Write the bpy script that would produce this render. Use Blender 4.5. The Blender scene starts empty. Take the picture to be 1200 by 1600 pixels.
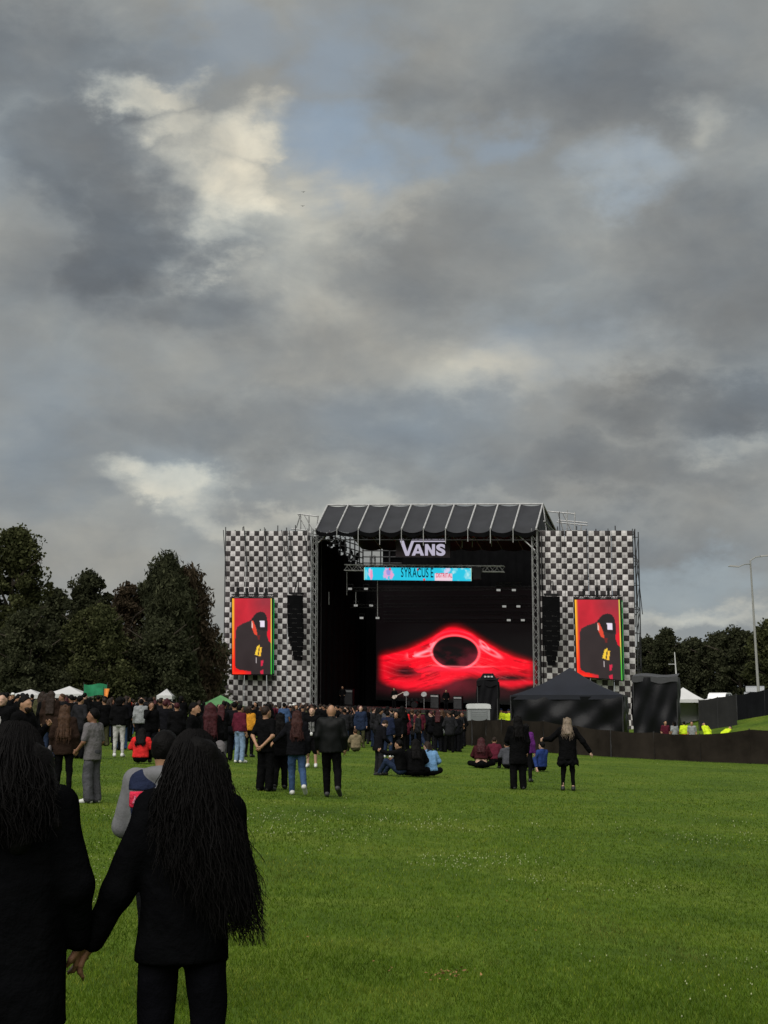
import bpy, math, random
import numpy as np
from mathutils import Vector

random.seed(11)
rng = np.random.default_rng(11)
sc = bpy.context.scene
COL = sc.collection

# ------------------------------------------------------------------ camera
FPX, CX, CY, HOR, CAMZ = 2310.0, 600.0, 800.0, 1107.0, 1.70
PITCH = math.atan((HOR - CY) / FPX)
cam_d = bpy.data.cameras.new('camera')
cam = bpy.data.objects.new('camera', cam_d)
COL.objects.link(cam)
cam.location = (0, 0, CAMZ)
cam.rotation_euler = (math.pi / 2 + PITCH, 0, 0)
cam_d.sensor_fit = 'VERTICAL'
cam_d.sensor_height = 36.0
cam_d.lens = 36.0 * FPX / 1600.0
cam_d.clip_start = 0.05
cam_d.clip_end = 4000
sc.camera = cam

# ------------------------------------------------------------------ exposure, sun
EV = 1.48
EF = 2.0 ** EV
sc.view_settings.view_transform = 'Standard'
sc.view_settings.look = 'None'
sc.view_settings.gamma = 1.0
sc.view_settings.exposure = EV
sc.view_settings.use_curve_mapping = False

SUN_EL, SUN_AZ = math.radians(52), math.radians(205)   # azimuth from +Y towards +X
sun_d = bpy.data.lights.new('sun', 'SUN')
sun_d.energy = 1.5
sun_d.angle = math.radians(70)
sun_d.color = (1.0, 0.965, 0.91)
sun = bpy.data.objects.new('sun', sun_d)
COL.objects.link(sun)
sv = Vector((math.sin(SUN_AZ) * math.cos(SUN_EL), math.cos(SUN_AZ) * math.cos(SUN_EL), math.sin(SUN_EL)))
sun.rotation_euler = sv.to_track_quat('Z', 'Y').to_euler()
sun.location = (0, 0, 60)


def ray(x, y):
    dx, dy = (x - CX) / FPX, (CY - y) / FPX
    return (dx, math.cos(PITCH) - dy * math.sin(PITCH), math.sin(PITCH) + dy * math.cos(PITCH))


def P(x, y, Y):
    d = ray(x, y)
    t = Y / d[1]
    return Vector((d[0] * t, Y, CAMZ + d[2] * t))


# ------------------------------------------------------------------ sky (world)
class NT:
    def __init__(self, tree):
        self.t, self.n, self.l = tree, tree.nodes, tree.links

    def node(self, kind, **kw):
        nd = self.n.new(kind)
        for k, v in kw.items():
            setattr(nd, k, v)
        return nd

    def put(self, sock, val):
        if val is None:
            return
        if hasattr(val, 'is_output'):
            self.l.new(val, sock)
        else:
            sock.default_value = val

    def math(self, op, a, b=None, c=None, clamp=False):
        nd = self.node('ShaderNodeMath', operation=op, use_clamp=clamp)
        for i, v in enumerate((a, b, c)):
            self.put(nd.inputs[i], v)
        return nd.outputs[0]

    def vmath(self, op, a, b=None, out=0):
        nd = self.node('ShaderNodeVectorMath', operation=op)
        self.put(nd.inputs[0], a)
        if b is not None:
            self.put(nd.inputs[1], b)
        return nd.outputs[out]

    def noise(self, vec, scale, detail=6, rough=0.55, dist=0.0, lac=2.0):
        nd = self.node('ShaderNodeTexNoise')
        if vec is not None:
            self.put(nd.inputs['Vector'], vec)
        nd.inputs['Scale'].default_value = scale
        nd.inputs['Detail'].default_value = detail
        nd.inputs['Roughness'].default_value = rough
        nd.inputs['Lacunarity'].default_value = lac
        nd.inputs['Distortion'].default_value = dist
        return nd

    def ramp(self, fac, stops, interp='LINEAR'):
        nd = self.node('ShaderNodeValToRGB')
        nd.color_ramp.interpolation = interp
        els = nd.color_ramp.elements
        while len(els) < len(stops):
            els.new(0.5)
        for e, (p, c) in zip(els, stops):
            e.position = p
            e.color = (c[0], c[1], c[2], 1) if not isinstance(c, (int, float)) else (c, c, c, 1)
        self.put(nd.inputs[0], fac)
        return nd.outputs[0]

    def mix(self, fac, a, b, blend='MIX'):
        nd = self.node('ShaderNodeMix', data_type='RGBA', blend_type=blend)
        self.put(nd.inputs[0], fac)
        for i, v in ((6, a), (7, b)):
            if isinstance(v, tuple) and len(v) == 3:
                v = (*v, 1)
            self.put(nd.inputs[i], v)
        return nd.outputs[2]

    def mapr(self, v, a, b, c, d, smooth=True):
        nd = self.node('ShaderNodeMapRange', interpolation_type='SMOOTHSTEP' if smooth else 'LINEAR')
        self.put(nd.inputs[0], v)
        for i, q in enumerate((a, b, c, d)):
            nd.inputs[1 + i].default_value = q
        return nd.outputs[0]


def lin(r, g, b):
    f = lambda c: c / 12.92 if c <= 0.04045 else ((c + 0.055) / 1.055) ** 2.4
    return (f(r / 255), f(g / 255), f(b / 255))


world = bpy.data.worlds.new('World')
sc.world = world
world.use_nodes = True
W = NT(world.node_tree)
W.n.clear()
w_out = W.node('ShaderNodeOutputWorld')
w_bg = W.node('ShaderNodeBackground')
SKY_STRENGTH = 0.1
w_bg.inputs[1].default_value = SKY_STRENGTH
W.l.new(w_bg.outputs[0], w_out.inputs[0])
sky = W.node('ShaderNodeTexSky', sky_type='NISHITA', sun_disc=False)
sky.sun_elevation = SUN_EL
sky.sun_rotation = SUN_AZ
sky.air_density = 1.0
sky.dust_density = 1.5
w_dir = W.node('ShaderNodeTexCoord').outputs['Generated']
w_sep = W.node('ShaderNodeSeparateXYZ')
W.l.new(w_dir, w_sep.inputs[0])
yy = W.math('MAXIMUM', w_sep.outputs[1], 0.08)
UU = W.math('DIVIDE', w_sep.outputs[0], yy)
VV = W.math('DIVIDE', w_sep.outputs[2], yy)
w_cmb = W.node('ShaderNodeCombineXYZ')
W.l.new(UU, w_cmb.inputs[0])
W.l.new(VV, w_cmb.inputs[1])
UV = w_cmb.outputs[0]
front = W.mapr(w_sep.outputs[1], 0.1, 0.4, 0.0, 1.0)
stretch = W.vmath('MULTIPLY', w_dir, (1.0, 1.0, 1.7))
n_big = W.noise(stretch, 4.0, 4, 0.5, 0.3)
n_mid = W.noise(stretch, 11.0, 8, 0.56, 0.35)
n_fin = W.noise(stretch, 34.0, 7, 0.6, 0.2)
fm = W.math('SUBTRACT', n_mid.outputs[0], 0.5)
ff = W.math('SUBTRACT', n_fin.outputs[0], 0.5)
# ragged outlines: the cloud masses are pushed about by two sizes of turbulence
wa = W.noise(stretch, 9.0, 3, 0.5)
wb = W.noise(stretch, 27.0, 6, 0.62)
push = W.vmath('ADD', W.vmath('MULTIPLY', W.vmath('SUBTRACT', wa.outputs[1], (0.5, 0.5, 0.5)), (0.15, 0.10, 0)),
               W.vmath('MULTIPLY', W.vmath('SUBTRACT', wb.outputs[1], (0.5, 0.5, 0.5)), (0.055, 0.055, 0)))
UVW = W.vmath('ADD', UV, push)


def blob(px, py, rx, ry, amp, hard=0.35, tilt=0.0):
    d = ray(px, py)
    c = (d[0] / d[1], d[2] / d[1], 0)
    q = W.vmath('SUBTRACT', UVW, c)
    if tilt:
        rt = W.node('ShaderNodeVectorRotate', rotation_type='Z_AXIS')
        W.put(rt.inputs['Vector'], q)
        rt.inputs['Angle'].default_value = -tilt
        q = rt.outputs[0]
    ln = W.vmath('LENGTH', W.vmath('MULTIPLY', q, (FPX / rx, FPX / ry, 0)), out=1)
    return W.mapr(ln, 1.0, hard, 0.0, amp)


def top(lst):
    o = lst[0]
    for q in lst[1:]:
        o = W.math('MAXIMUM', o, q)
    return o


def addup(lst):
    o = lst[0]
    for q in lst[1:]:
        o = W.math('ADD', o, q)
    return o


# light and dark masses of the cloud deck
bright = top([blob(215, 125, 115, 64, 1.05, 0.35), blob(290, 185, 110, 70, 0.95, 0.2), blob(395, 205, 130, 85, 1.0, 0.15), blob(335, 285, 140, 150, 1.12, 0.2),
              blob(320, 375, 90, 90, 0.8, 0.1), blob(430, 320, 210, 190, 0.62, 0.05), blob(450, 430, 240, 170, 0.36, 0.05),
              blob(1080, 165, 70, 80, 0.5, 0.05), blob(750, 575, 210, 90, 0.42, 0.05), blob(960, 560, 180, 90, 0.32, 0.05), blob(1165, 700, 110, 50, 0.42, 0.1),
              blob(265, 780, 135, 52, 0.8, 0.3), blob(380, 805, 210, 42, 0.6, 0.1), blob(600, 790, 380, 36, 0.38, 0.05), blob(1090, 950, 210, 32, 0.6, 0.05), blob(940, 965, 150, 70, 0.32, 0.05),
              blob(560, 330, 180, 80, 0.32, 0.05), blob(1000, 270, 130, 90, 0.3, 0.05)])
dark = top([blob(60, 100, 250, 120, 0.8, 0.2), blob(120, 230, 170, 160, 1.0, 0.4), blob(205, 345, 140, 200, 1.0, 0.4, -0.5), blob(310, 480, 170, 100, 0.85, 0.2), blob(60, 420, 160, 160, 0.5, 0.1),
            blob(650, 150, 110, 110, 0.5, 0.1), blob(950, 130, 330, 150, 0.7, 0.2), blob(1150, 420, 250, 220, 0.75, 0.2), blob(1110, 620, 280, 90, 1.0, 0.2),
            blob(680, 400, 300, 120, 0.5, 0.2), blob(520, 680, 600, 85, 0.62, 0.2), blob(980, 730, 330, 80, 0.75, 0.2), blob(80, 740, 190, 110, 0.5, 0.2), blob(950, 850, 320, 70, 0.5, 0.2)])
bright = W.math('MULTIPLY', W.math('MULTIPLY', bright, front), W.mapr(n_mid.outputs[0], 0.25, 0.7, 0.6, 1.25, False))
dark = W.math('MULTIPLY', dark, front)
base = W.math('ADD', W.math('MULTIPLY', n_big.outputs[0], 0.26), W.math('MULTIPLY', n_mid.outputs[0], 0.25))
base = W.math('ADD', base, W.math('MULTIPLY', ff, 0.07))
lum = W.math('ADD', W.math('ADD', base, 0.218), W.math('MULTIPLY', bright, 0.30))
lum = W.math('SUBTRACT', lum, W.math('MULTIPLY', dark, 0.165))
K = 1.0 / (SKY_STRENGTH * EF)
sk = lambda c: tuple(q * K for q in lin(*c))
cloud = W.ramp(lum, [(0.22, sk((98, 102, 107))), (0.36, sk((124, 128, 131))), (0.48, sk((146, 149, 149))),
                     (0.64, sk((182, 182, 175))), (0.82, sk((226, 220, 203)))])
# the grey runs warmer or cooler from place to place
tintn = W.noise(stretch, 6.5, 4, 0.55)
tint = W.ramp(tintn.outputs[0], [(0.32, (0.95, 1.01, 1.06)), (0.5, (0.995, 1.0, 0.99)), (0.68, (1.04, 1.0, 0.94))])
cloud = W.mix(1.0, cloud, tint, 'MULTIPLY')
# thinner cloud where the blue comes through
hole = top([blob(535, 235, 150, 135, 0.72, 0.05), blob(525, 90, 140, 160, 0.5, 0.05), blob(780, 230, 90, 70, 0.45, 0.05), blob(650, 260, 120, 60, 0.45, 0.05),
            blob(1000, 265, 130, 80, 0.45, 0.1), blob(330, 60, 260, 80, 0.35, 0.1), blob(1060, 900, 220, 60, 0.35, 0.1), blob(40, 690, 180, 180, 0.18, 0.1), blob(870, 530, 220, 90, 0.2, 0.1)])
hole = W.math('MULTIPLY', hole, front)
thin = W.mapr(n_big.outputs[0], 0.55, 0.8, 0.0, 0.35)
hole = W.math('ADD', hole, thin)
hole = W.math('MULTIPLY', hole, W.mapr(lum, 0.56, 0.76, 1.0, 0.1))
hole = W.math('MINIMUM', hole, 0.92)
blue = W.mix(0.86, sky.outputs[0], sk((136, 153, 167)))
w_col = W.mix(hole, cloud, blue)
W.l.new(w_col, w_bg.inputs[0])


# ------------------------------------------------------------------ terrain height
def gz(x, y):
    z = -0.044 * 30.0 * np.tanh(np.asarray(x) / 30.0)
    z = z + 3.6 * np.exp(-((x - 33) / 11.0) ** 2 - ((y - 112) / 28.0) ** 2)
    return z


def gzf(x, y):
    return float(gz(float(x), float(y)))


def G(x, y):
    d = ray(x, y)
    lo, hi = 1.0, 400.0
    t = lo
    while t < hi:
        if CAMZ + d[2] * t < gzf(d[0] * t, d[1] * t):
            break
        t *= 1.02
    a, b = t / 1.02, t
    for _ in range(30):
        m = (a + b) / 2
        if CAMZ + d[2] * m < gzf(d[0] * m, d[1] * m):
            b = m
        else:
            a = m
    return Vector((d[0] * a, d[1] * a, gzf(d[0] * a, d[1] * a)))


# ------------------------------------------------------------------ materials
MATS = {}


def new_mat(name):
    m = bpy.data.materials.new(name)
    m.use_nodes = True
    t = NT(m.node_tree)
    t.n.clear()
    out = t.node('ShaderNodeOutputMaterial')
    return m, t, out


def mat(name, col, rough=0.7, var=0.25, scale=6.0, bump=0.0, bscale=40.0, bdist=0.02, metal=0.0, spec=0.3, sheen=0.0, coord='Object'):
    if name in MATS:
        return MATS[name]
    m, t, out = new_mat(name)
    b = t.node('ShaderNodeBsdfPrincipled')
    tc = t.node('ShaderNodeTexCoord').outputs[coord]
    n = t.noise(tc, scale, 5, 0.6)
    k = t.mapr(n.outputs[0], 0.25, 0.75, 1 - var, 1 + var, False)
    c = t.vmath('SCALE', (col[0], col[1], col[2]))
    t.l.new(k, c.node.inputs[3])
    t.l.new(c, b.inputs['Base Color'])
    b.inputs['Roughness'].default_value = rough
    b.inputs['Metallic'].default_value = metal
    b.inputs['Specular IOR Level'].default_value = spec
    if sheen:
        b.inputs['Sheen Weight'].default_value = sheen
    if bump:
        nb = t.noise(tc, bscale, 4, 0.6)
        bp = t.node('ShaderNodeBump')
        bp.inputs['Strength'].default_value = bump
        bp.inputs['Distance'].default_value = bdist
        t.l.new(nb.outputs[0], bp.inputs['Height'])
        t.l.new(bp.outputs[0], b.inputs['Normal'])
    t.l.new(b.outputs[0], out.inputs[0])
    MATS[name] = m
    return m


def cloth(name, rgb, rough=0.85):
    return mat('cloth_' + name, rgb, rough, 0.35, 5.0, 0.75, 10.0, 0.05, spec=0.03)


def emit_attr(name, strength=1.0):
    m, t, out = new_mat(name)
    a = t.node('ShaderNodeVertexColor', layer_name='picture')
    e = t.node('ShaderNodeEmission')
    e.inputs[1].default_value = strength / EF
    t.l.new(a.outputs[0], e.inputs[0])
    g = t.node('ShaderNodeBsdfGlossy')
    g.inputs[0].default_value = (0.02, 0.02, 0.02, 1)
    g.inputs[1].default_value = 0.4
    ad = t.node('ShaderNodeAddShader')
    t.l.new(e.outputs[0], ad.inputs[0])
    t.l.new(g.outputs[0], ad.inputs[1])
    t.l.new(ad.outputs[0], out.inputs[0])
    return m


def emit(name, rgb, strength=1.0):
    m, t, out = new_mat(name)
    e = t.node('ShaderNodeEmission')
    e.inputs[0].default_value = (*rgb, 1)
    e.inputs[1].default_value = strength / EF
    t.l.new(e.outputs[0], out.inputs[0])
    return m


# ------------------------------------------------------------------ mesh helpers
def raw_mesh(name, V, Fc, smooth=False):
    me = bpy.data.meshes.new(name)
    V = np.asarray(V, dtype=np.float32).reshape(-1, 3)
    if isinstance(Fc, np.ndarray):
        n, k = Fc.shape
        me.vertices.add(len(V))
        me.vertices.foreach_set('co', V.ravel())
        me.loops.add(n * k)
        me.polygons.add(n)
        me.polygons.foreach_set('loop_start', np.arange(0, n * k, k, dtype=np.int32))
        me.loops.foreach_set('vertex_index', Fc.astype(np.int32).ravel())
        me.update(calc_edges=True)
    else:
        me.from_pydata(V.tolist(), [], Fc)
        me.update()
    if smooth:
        me.polygons.foreach_set('use_smooth', np.ones(len(me.polygons), dtype=bool))
    return me


def link(name, me, m=None, parent=None, loc=None, rotz=0.0):
    o = bpy.data.objects.new(name, me)
    COL.objects.link(o)
    if m is not None and me is not None and not me.materials:
        me.materials.append(m)
    if parent is not None:
        o.parent = parent
    if loc is not None:
        o.location = loc
    if rotz:
        o.rotation_euler = (0, 0, rotz)
    return o


def tag(o, label=None, cat=None, group=None, kind=None):
    if label:
        o['label'] = label
    if cat:
        o['category'] = cat
    if group:
        o['group'] = group
    if kind:
        o['kind'] = kind
    return o


def empty(name, loc, label, cat, group=None, rotz=0.0):
    o = link(name, None, None, None, loc, rotz)
    o.empty_display_size = 0.3
    return tag(o, label, cat, group)


class MB:
    """collects shapes as vertices and faces"""
    def __init__(self):
        self.v, self.f = [], []

    def add(self, V, Fc):
        o = len(self.v)
        self.v += [tuple(p) for p in V]
        self.f += [tuple(i + o for i in q) for q in Fc]
        return self

    def box(self, c, s, rz=0.0):
        c = Vector(c)
        cs, sn = math.cos(rz), math.sin(rz)
        V = []
        for k in (-1, 1):
            for j in (-1, 1):
                for i in (-1, 1):
                    x, y, z = i * s[0] / 2, j * s[1] / 2, k * s[2] / 2
                    V.append((c.x + x * cs - y * sn, c.y + x * sn + y * cs, c.z + z))
        return self.add(V, [(0, 2, 3, 1), (4, 5, 7, 6), (0, 1, 5, 4), (2, 6, 7, 3), (0, 4, 6, 2), (1, 3, 7, 5)])

    def tube(self, a, b, r, r2=None, n=6):
        a, b = Vector(a), Vector(b)
        r2 = r if r2 is None else r2
        d = (b - a)
        if d.length < 1e-6:
            return self
        d.normalize()
        s = d.cross(Vector((0, 0, 1)))
        if s.length < 1e-3:
            s = Vector((1, 0, 0))
        s.normalize()
        t = d.cross(s)
        V = []
        for p, q in ((a, r), (b, r2)):
            for i in range(n):
                an = 2 * math.pi * i / n
                V.append(p + s * math.cos(an) * q + t * math.sin(an) * q)
        Fc = [(i, (i + 1) % n, n + (i + 1) % n, n + i) for i in range(n)]
        Fc += [tuple(range(n - 1, -1, -1)), tuple(range(n, 2 * n))]
        return self.add(V, Fc)

    def path(self, pts, radii, n=6):
        pts = [Vector(p) for p in pts]
        V, Fc = [], []
        for k, p in enumerate(pts):
            d = (pts[min(k + 1, len(pts) - 1)] - pts[max(k - 1, 0)]).normalized()
            s = d.cross(Vector((0.05, 0.02, 1)))
            if s.length < 1e-3:
                s = Vector((1, 0, 0))
            s.normalize()
            t = d.cross(s)
            for i in range(n):
                an = 2 * math.pi * i / n
                V.append(p + (s * math.cos(an) + t * math.sin(an)) * radii[k])
        for k in range(len(pts) - 1):
            for i in range(n):
                j = (i + 1) % n
                Fc.append((k * n + i, k * n + j, (k + 1) * n + j, (k + 1) * n + i))
        Fc += [tuple(range(n - 1, -1, -1)), tuple(range((len(pts) - 1) * n, len(pts) * n))]
        return self.add(V, Fc)

    def prism(self, poly, y0, y1):
        """polygon in (x, z) pushed from y0 to y1"""
        n = len(poly)
        V = [(x, y0, z) for x, z in poly] + [(x, y1, z) for x, z in poly]
        Fc = [tuple(range(n)), tuple(range(2 * n - 1, n - 1, -1))]
        Fc += [(i, i + n, (i + 1) % n + n, (i + 1) % n) for i in range(n)]
        return self.add(V, Fc)

    def grid(self, fn, nu, nv):
        V = [fn(i / nu, j / nv) for j in range(nv + 1) for i in range(nu + 1)]
        Fc = [(j * (nu + 1) + i, j * (nu + 1) + i + 1, (j + 1) * (nu + 1) + i + 1, (j + 1) * (nu + 1) + i)
              for j in range(nv) for i in range(nu)]
        return self.add(V, Fc)

    def truss(self, a, b, w, r=0.03, n=None, up=(0, 0, 1)):
        """box truss from a to b: four chords and zigzag lacing"""
        a, b = Vector(a), Vector(b)
        d = (b - a)
        L = d.length
        d.normalize()
        s = d.cross(Vector(up))
        if s.length < 1e-3:
            s = Vector((1, 0, 0))
        s.normalize()
        t = d.cross(s)
        n = n or max(2, int(L / (w * 1.3)))
        cs = [s * (i * w / 2) + t * (j * w / 2) for i, j in ((-1, -1), (1, -1), (1, 1), (-1, 1))]
        for c in cs:
            self.tube(a + c, b + c, r, n=5)
        for k in range(n):
            p, q = a + d * (L * k / n), a + d * (L * (k + 1) / n)
            for e in range(4):
                c0, c1 = cs[e], cs[(e + 1) % 4]
                if (k + e) % 2:
                    c0, c1 = c1, c0
                self.tube(p + c0, q + c1, r * 0.6, n=4)
        return self

    def build(self, name, m, parent=None, loc=(0, 0, 0), xf=None, smooth=False):
        V = np.array([tuple(p) for p in self.v], dtype=float).reshape(-1, 3)
        if xf is not None:
            V = xf(V)
        loc = Vector(loc)
        V = V - np.array(loc)
        me = raw_mesh(name, V, self.f, smooth)
        return link(name, me, m, parent, None if parent is not None else loc)


def fbm2(x, y, seed=0, octv=5):
    r = np.random.default_rng(seed)
    out = np.zeros_like(x, dtype=float)
    amp, fr, tot = 1.0, 1.0, 0.0
    for _ in range(octv):
        T = r.random((64, 64))
        xi, yi = np.floor(x * fr).astype(int), np.floor(y * fr).astype(int)
        fx, fy = x * fr - xi, y * fr - yi
        fx, fy = fx * fx * (3 - 2 * fx), fy * fy * (3 - 2 * fy)
        a, b = T[xi % 64, yi % 64], T[(xi + 1) % 64, yi % 64]
        c, d = T[xi % 64, (yi + 1) % 64], T[(xi + 1) % 64, (yi + 1) % 64]
        out += amp * ((a * (1 - fx) + b * fx) * (1 - fy) + (c * (1 - fx) + d * fx) * fy)
        tot += amp
        amp *= 0.5
        fr *= 2.03
    return out / tot


def inpoly(px, py, poly):
    ins = np.zeros(px.shape, dtype=bool)
    n = len(poly)
    for i in range(n):
        x0, y0 = poly[i]
        x1, y1 = poly[(i + 1) % n]
        c = ((y0 > py) != (y1 > py)) & (px < (x1 - x0) * (py - y0) / ((y1 - y0) or 1e-9) + x0)
        ins ^= c
    return ins


def sstep(a, b, x):
    t = np.clip((x - a) / (b - a), 0, 1)
    return t * t * (3 - 2 * t)

# ================================================================== setting
# ground: one sheet out to the horizon, finer near the camera
def make_ground():
    xs = np.unique(np.concatenate([np.linspace(-60, 60, 121), np.linspace(-700, -60, 24), np.linspace(60, 700, 24)]))
    ys = np.unique(np.concatenate([np.linspace(-20, 140, 161), np.linspace(-200, -20, 8), np.linspace(140, 1500, 36)]))
    X, Y = np.meshgrid(xs, ys)
    Z = gz(X, Y) + 0.05 * (fbm2(X * 0.15 + 40, Y * 0.15 + 40, 3) - 0.5)
    V = np.stack([X, Y, Z], -1).reshape(-1, 3)
    nx, ny = len(xs), len(ys)
    i, j = np.meshgrid(np.arange(nx - 1), np.arange(ny - 1))
    a = (j * nx + i).ravel()
    Fc = np.stack([a, a + 1, a + nx + 1, a + nx], -1)
    m, t, out = new_mat('lawn_soil')
    b = t.node('ShaderNodeBsdfPrincipled')
    pos = t.node('ShaderNodeNewGeometry').outputs['Position']
    n1 = t.noise(pos, 0.35, 5, 0.6)
    n2 = t.noise(t.vmath('MULTIPLY', pos, (1.0, 0.45, 1.0)), 7.0, 6, 0.7)
    c1 = t.ramp(n1.outputs[0], [(0.3, (0.044, 0.080, 0.009)), (0.5, (0.068, 0.114, 0.011)), (0.72, (0.102, 0.138, 0.018))])
    c2 = t.ramp(n2.outputs[0], [(0.3, (0.55, 0.6, 0.5)), (0.7, (1.25, 1.2, 1.2))])
    col = t.mix(1.0, c1, c2, 'MULTIPLY')
    t.l.new(col, b.inputs['Base Color'])
    b.inputs['Roughness'].default_value = 0.9
    b.inputs['Specular IOR Level'].default_value = 0.1
    bp = t.node('ShaderNodeBump')
    bp.inputs['Strength'].default_value = 0.6
    bp.inputs['Distance'].default_value = 0.05
    t.l.new(n2.outputs[0], bp.inputs['Height'])
    t.l.new(bp.outputs[0], b.inputs['Normal'])
    t.l.new(b.outputs[0], out.inputs[0])
    o = link('ground', raw_mesh('ground', V, Fc, True), m, None, (0, 0, 0))
    tag(o, 'mown green lawn of the festival field', 'ground', kind='structure')


make_ground()


def ground_z(x, y):
    return gz(x, y) + 0.05 * (fbm2(x * 0.15 + 40, y * 0.15 + 40, 3) - 0.5)


def wedge(n, d0, d1, spread):
    """points on the lawn in front of the camera; fewer per square metre farther out"""
    u = rng.random(n)
    D = 1.0 / (1.0 / d0 + u * (1.0 / d1 - 1.0 / d0))
    X = (rng.random(n) * 2 - 1) * (D * spread + 1.0)
    return X, D


def grass_mat():
    m, t, out = new_mat('grass_blade')
    geo = t.node('ShaderNodeNewGeometry')
    n1 = t.noise(geo.outputs['Position'], 0.42, 4, 0.6)
    n0 = t.noise(t.vmath('MULTIPLY', geo.outputs['Position'], (1.0, 0.5, 1.0)), 1.7, 3, 0.6)
    s = t.math('ADD', t.math('MULTIPLY', n1.outputs[0], 0.62), t.math('MULTIPLY', n0.outputs[0], 0.38))
    c1 = t.ramp(s, [(0.32, (0.050, 0.094, 0.009)), (0.5, (0.090, 0.152, 0.014)), (0.68, (0.146, 0.196, 0.026))])
    c2 = t.ramp(geo.outputs['Random Per Island'], [(0.0, (0.45, 0.5, 0.45)), (0.35, (0.8, 0.86, 0.8)), (0.78, (1.2, 1.14, 1.0)), (0.94, (1.75, 1.4, 1.8)), (1.0, (2.8, 2.0, 3.6))])
    n3 = t.noise(t.vmath('MULTIPLY', geo.outputs['Position'], (1.0, 0.35, 1.0)), 0.75, 5, 0.65, 0.6)
    c1 = t.mix(t.mapr(n3.outputs[0], 0.54, 0.70, 0.0, 0.55), c1, (0.098, 0.104, 0.030))
    c1 = t.mix(t.mapr(n3.outputs[0], 0.42, 0.30, 0.0, 0.5), c1, (0.034, 0.070, 0.008))
    col = t.mix(1.0, c1, c2, 'MULTIPLY')
    d = t.node('ShaderNodeBsdfDiffuse')
    tr = t.node('ShaderNodeBsdfTranslucent')
    t.l.new(col, d.inputs[0])
    t.l.new(col, tr.inputs[0])
    mx = t.node('ShaderNodeMixShader')
    mx.inputs[0].default_value = 0.4
    t.l.new(d.outputs[0], mx.inputs[1])
    t.l.new(tr.outputs[0], mx.inputs[2])
    t.l.new(mx.outputs[0], out.inputs[0])
    return m


def make_grass():
    n = 470000
    X, Y = wedge(n, 6.5, 75.0, 0.36)
    Z = ground_z(X, Y)
    lod = np.clip(Y / 12.0, 0.8, 4.0)
    patch = fbm2(X * 0.6 + 90, Y * 0.6 + 90, 21)
    h = (0.016 + 0.020 * rng.random(n)) * (0.6 + 0.9 * patch) * (0.9 + 0.06 * lod)
    w = (0.0024 + 0.0018 * rng.random(n)) * np.clip(lod, 0.8, 2.6)
    an = rng.random(n) * 2 * np.pi
    ben = h * (0.25 + 0.75 * rng.random(n))
    ba = rng.random(n) * 2 * np.pi
    A = np.stack([X - np.cos(an) * w, Y - np.sin(an) * w, Z - 0.004], -1)
    B = np.stack([X + np.cos(an) * w, Y + np.sin(an) * w, Z - 0.004], -1)
    C = np.stack([X + np.cos(ba) * ben, Y + np.sin(ba) * ben, Z + h], -1)
    V = np.stack([A, B, C], 1).reshape(-1, 3)
    Fc = np.arange(3 * n).reshape(-1, 3)
    o = link('grass', raw_mesh('grass', V, Fc), grass_mat(), None, (0, 0, 0))
    tag(o, 'short green grass blades covering the lawn', 'grass', kind='stuff')


make_grass()


def make_clover():
    n = 90000
    X, Y = wedge(n, 7.0, 60.0, 0.36)
    p = fbm2(X * 0.35 + 10, Y * 0.22 + 10, 5) + 0.35 * (fbm2(X * 1.4, Y * 0.9, 8) - 0.5)
    band = np.exp(-((Y - 18.5) / 4.5) ** 2)
    keep = rng.random(n) < np.clip((p - 0.46) * 2.4, 0, 1) * (0.012 + 0.80 * band)
    X, Y = X[keep], Y[keep]
    Z = ground_z(X, Y) + 0.028 + 0.02 * rng.random(len(X))
    r = (0.0036 + 0.0032 * rng.random(len(X))) * np.clip(Y / 15.0, 0.9, 2.0)
    oc = np.array([(1, 0, 0), (-1, 0, 0), (0, 1, 0), (0, -1, 0), (0, 0, 1.6), (0, 0, -1.6)], float)
    of = np.array([(0, 2, 4), (2, 1, 4), (1, 3, 4), (3, 0, 4), (2, 0, 5), (1, 2, 5), (3, 1, 5), (0, 3, 5)])
    C = np.stack([X, Y, Z], -1)
    V = (C[:, None, :] + oc[None] * r[:, None, None]).reshape(-1, 3)
    Fc = (of[None] + 6 * np.arange(len(X))[:, None, None]).reshape(-1, 3)
    m = mat('clover_white', (0.30, 0.33, 0.17), 0.8, 0.3, 3.0)
    o = link('clover_flowers', raw_mesh('clover_flowers', V, Fc, True), m, None, (0, 0, 0))
    tag(o, 'tiny pale clover flowers dotted over the lawn', 'flowers', kind='stuff')


make_clover()


def make_leaf_litter():
    # the brownish bare patch and a few dry leaves in the near grass
    V, Fc = [], []
    for k in range(46):
        px, py = random.gauss(708, 22), random.gauss(1527, 4)
        if k > 34:
            px, py = random.uniform(430, 1190), random.uniform(1330, 1590)
        c = G(px, py)
        a, r = random.random() * 6.28, random.uniform(0.008, 0.02)
        z = c.z + random.uniform(0.02, 0.035)
        b = len(V)
        for q in range(4):
            an = a + q * 1.5708
            rr = r * (1.0 if q % 2 else 0.5)
            V.append((c.x + math.cos(an) * rr, c.y + math.sin(an) * rr, z + random.uniform(-0.01, 0.012)))
        Fc.append((b, b + 1, b + 2, b + 3))
    o = link('dry_leaves', raw_mesh('dry_leaves', V, Fc), mat('dry_leaf', (0.20, 0.11, 0.04), 0.8, 0.4, 9), None, (0, 0, 0))
    tag(o, 'scattered brown dry leaves lying in the near grass', 'leaves', kind='stuff')


make_leaf_litter()


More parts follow.
